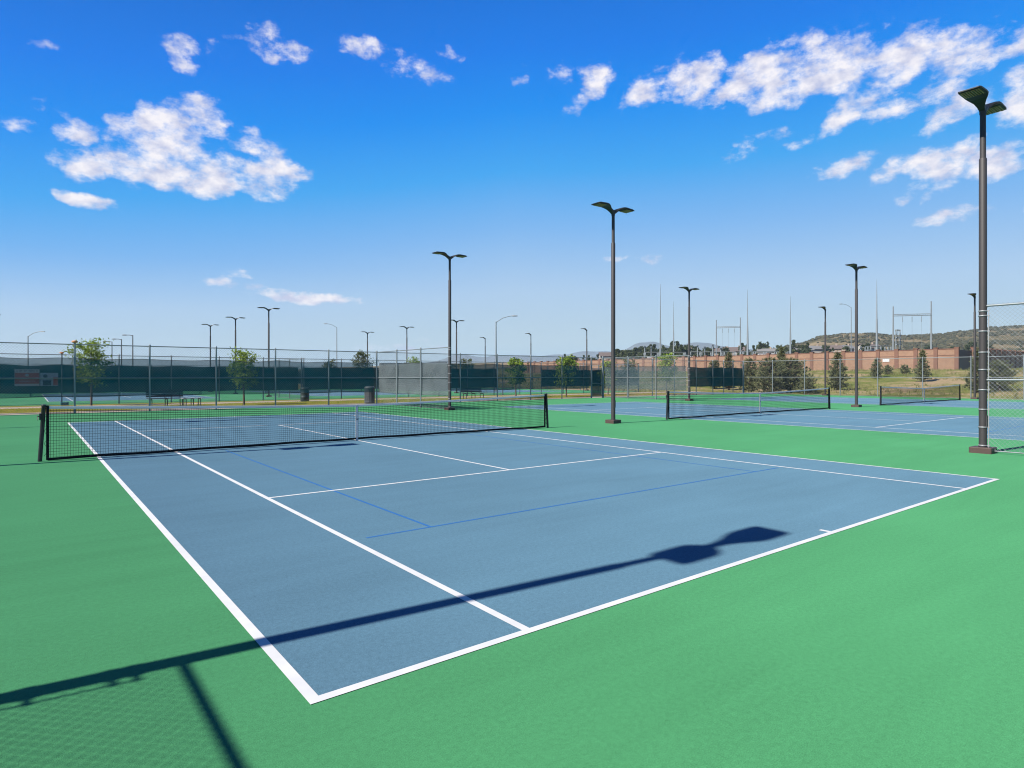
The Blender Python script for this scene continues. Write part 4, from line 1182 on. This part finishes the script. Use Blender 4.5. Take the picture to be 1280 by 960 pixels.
PROTO = [crown_mesh(7.5, 6.5, 11, False), crown_mesh(9, 5.2, 12, True), crown_mesh(6, 6.0, 13, False), crown_mesh(10, 5.5, 14, True), crown_mesh(8, 8, 15, False)]
random.seed(99)
TG = 'trees on the ridge beyond the brick wall'
spots = []
for i in range(64): spots.append((random.uniform(774, 872), random.uniform(285, 400), random.uniform(.95, 1.3)))
for i in range(26): spots.append((random.uniform(868, 960), random.uniform(280, 400), random.uniform(.7, 1.1)))
for i in range(20): spots.append((random.uniform(950, 1010), random.uniform(285, 400), random.uniform(.65, 1.0)))
for i in range(20): spots.append((random.uniform(1005, 1110), random.uniform(280, 360), random.uniform(.5, .9)))
for i in range(12): spots.append((random.uniform(680, 760), random.uniform(300, 420), random.uniform(.5, .8)))
for i in range(12): spots.append((random.uniform(1110, 1290), random.uniform(280, 400), random.uniform(.4, .7)))
def seg(u):
    for lim, tx in ((772, 'near the brick wall end'), (826, 'beside the cream houses'), (858, 'beside the tallest mast'), (896, 'beneath the far mountain'),
                    (935, 'behind the small power frame'), (990, 'above the broad pine bushes'), (1066, 'at the brown hill foot'), (1118, 'beside the large power frame')):
        if u < lim: return tx
    return 'on the lower slope of the brown hill'
for (u, F, s) in spots:
    k = random.randrange(5); p = at(u, F); zg = height(p.x, p.y)
    tree('ridge_tree', (p.x, p.y, zg), '%s tree in the dark ridge trees %s' % ('conical' if k in (1, 3) else 'rounded', seg(u)), 'tree', TG, PROTO[k][0], PROTO[k][1], random.uniform(0, 6), s * random.uniform(.7, .95))
for u, F, s, k, lb in ((715, 260, .6, 4, 'lone dark tree at the ridge end beside the single-headed lamp'), (736, 250, .55, 1, 'small dark conifer at the ridge end above the gate')):
    p = at(u, F); tree('ridge_tree', (p.x, p.y, height(p.x, p.y)), lb, 'tree', TG, PROTO[k][0], PROTO[k][1], 0, s)
LG = 'low trees beyond the second courts'
for i in range(30):
    u = -20 + i * 21 + random.uniform(-9, 9); F = random.uniform(150, 230); s = random.uniform(.36, .62); k = random.choice((0, 2, 4)); p = at(u, F)
    tree('distant_tree', (p.x, p.y, height(p.x, p.y) - .3), 'low rounded tree in the dark line beyond the second courts', 'tree', LG, PROTO[k][0], PROTO[k][1], random.uniform(0, 6), s)


# ------------------------------------------------------------------ scrub and grass nobody could count
random.seed(5)
mb = MB()
for i in range(6500):
    u = random.uniform(930, 1340); F = random.uniform(350, 760); p = at(u, F)
    if noise.noise(Vector((p.x * .02, p.y * .02, 5))) < (.05 if u < 1080 else -.12): continue
    z = height(p.x, p.y)
    if z < 13: continue
    r = random.uniform(.7, 1.9); mb.blob((p.x, p.y, z + r * .25), r, .35, .7)
mb.build('hill_scrub', M['shrub'], kind='stuff')

mb = MB()
def tuft(p, h, n):
    for j in range(n):
        a = random.uniform(0, 6.283); b = Vector((p.x + random.gauss(0, .07), p.y + random.gauss(0, .07), p.z - .02)); w_ = Vector((math.cos(a), math.sin(a), 0)) * h * .07
        t_ = b + Vector((random.gauss(0, .3) * h, random.gauss(0, .3) * h, h * random.uniform(.6, 1.1)))
        mb.add([b - w_, b + w_, t_], [(0, 1, 2)])
for i in range(12000):
    x = random.uniform(EX + 1.0, 113); y = random.uniform(-15, 110); p = Vector((x, y, 0)); F, R_ = FRof(x, y)
    if F < 5 or abs(R_ / F) > .9: continue
    if noise.noise(Vector((x * .09, y * .09, 9))) < -.15: continue
    p.z = height(x, y); tuft(p, random.uniform(.15, .45), 6)
mb.build('dry_grass', M['tuft'], kind='stuff')
mb = MB()
for i in range(5000):
    x = random.uniform(-10, 30); y = random.uniform(21.1, 26.7); tuft(Vector((x, y, -.06)), random.uniform(.06, .12), 5)
mb.build('grass', M['leaf_young'], kind='stuff')

# ------------------------------------------------------------------ haze
mb = MB(); mb.box((-5200, -5200, -9), (5200, 5200, 190))
hm, nt, b_ = new_mat('haze'); N, L = nt.nodes, nt.links
N.remove(b_); pv = N.new('ShaderNodeVolumePrincipled'); pv.inputs['Color'].default_value = (.62, .82, 1, 1); pv.inputs['Density'].default_value = 1.4e-4
L.new(pv.outputs[0], N['Material Output'].inputs['Volume'])
mb.build('haze', hm, kind='stuff')
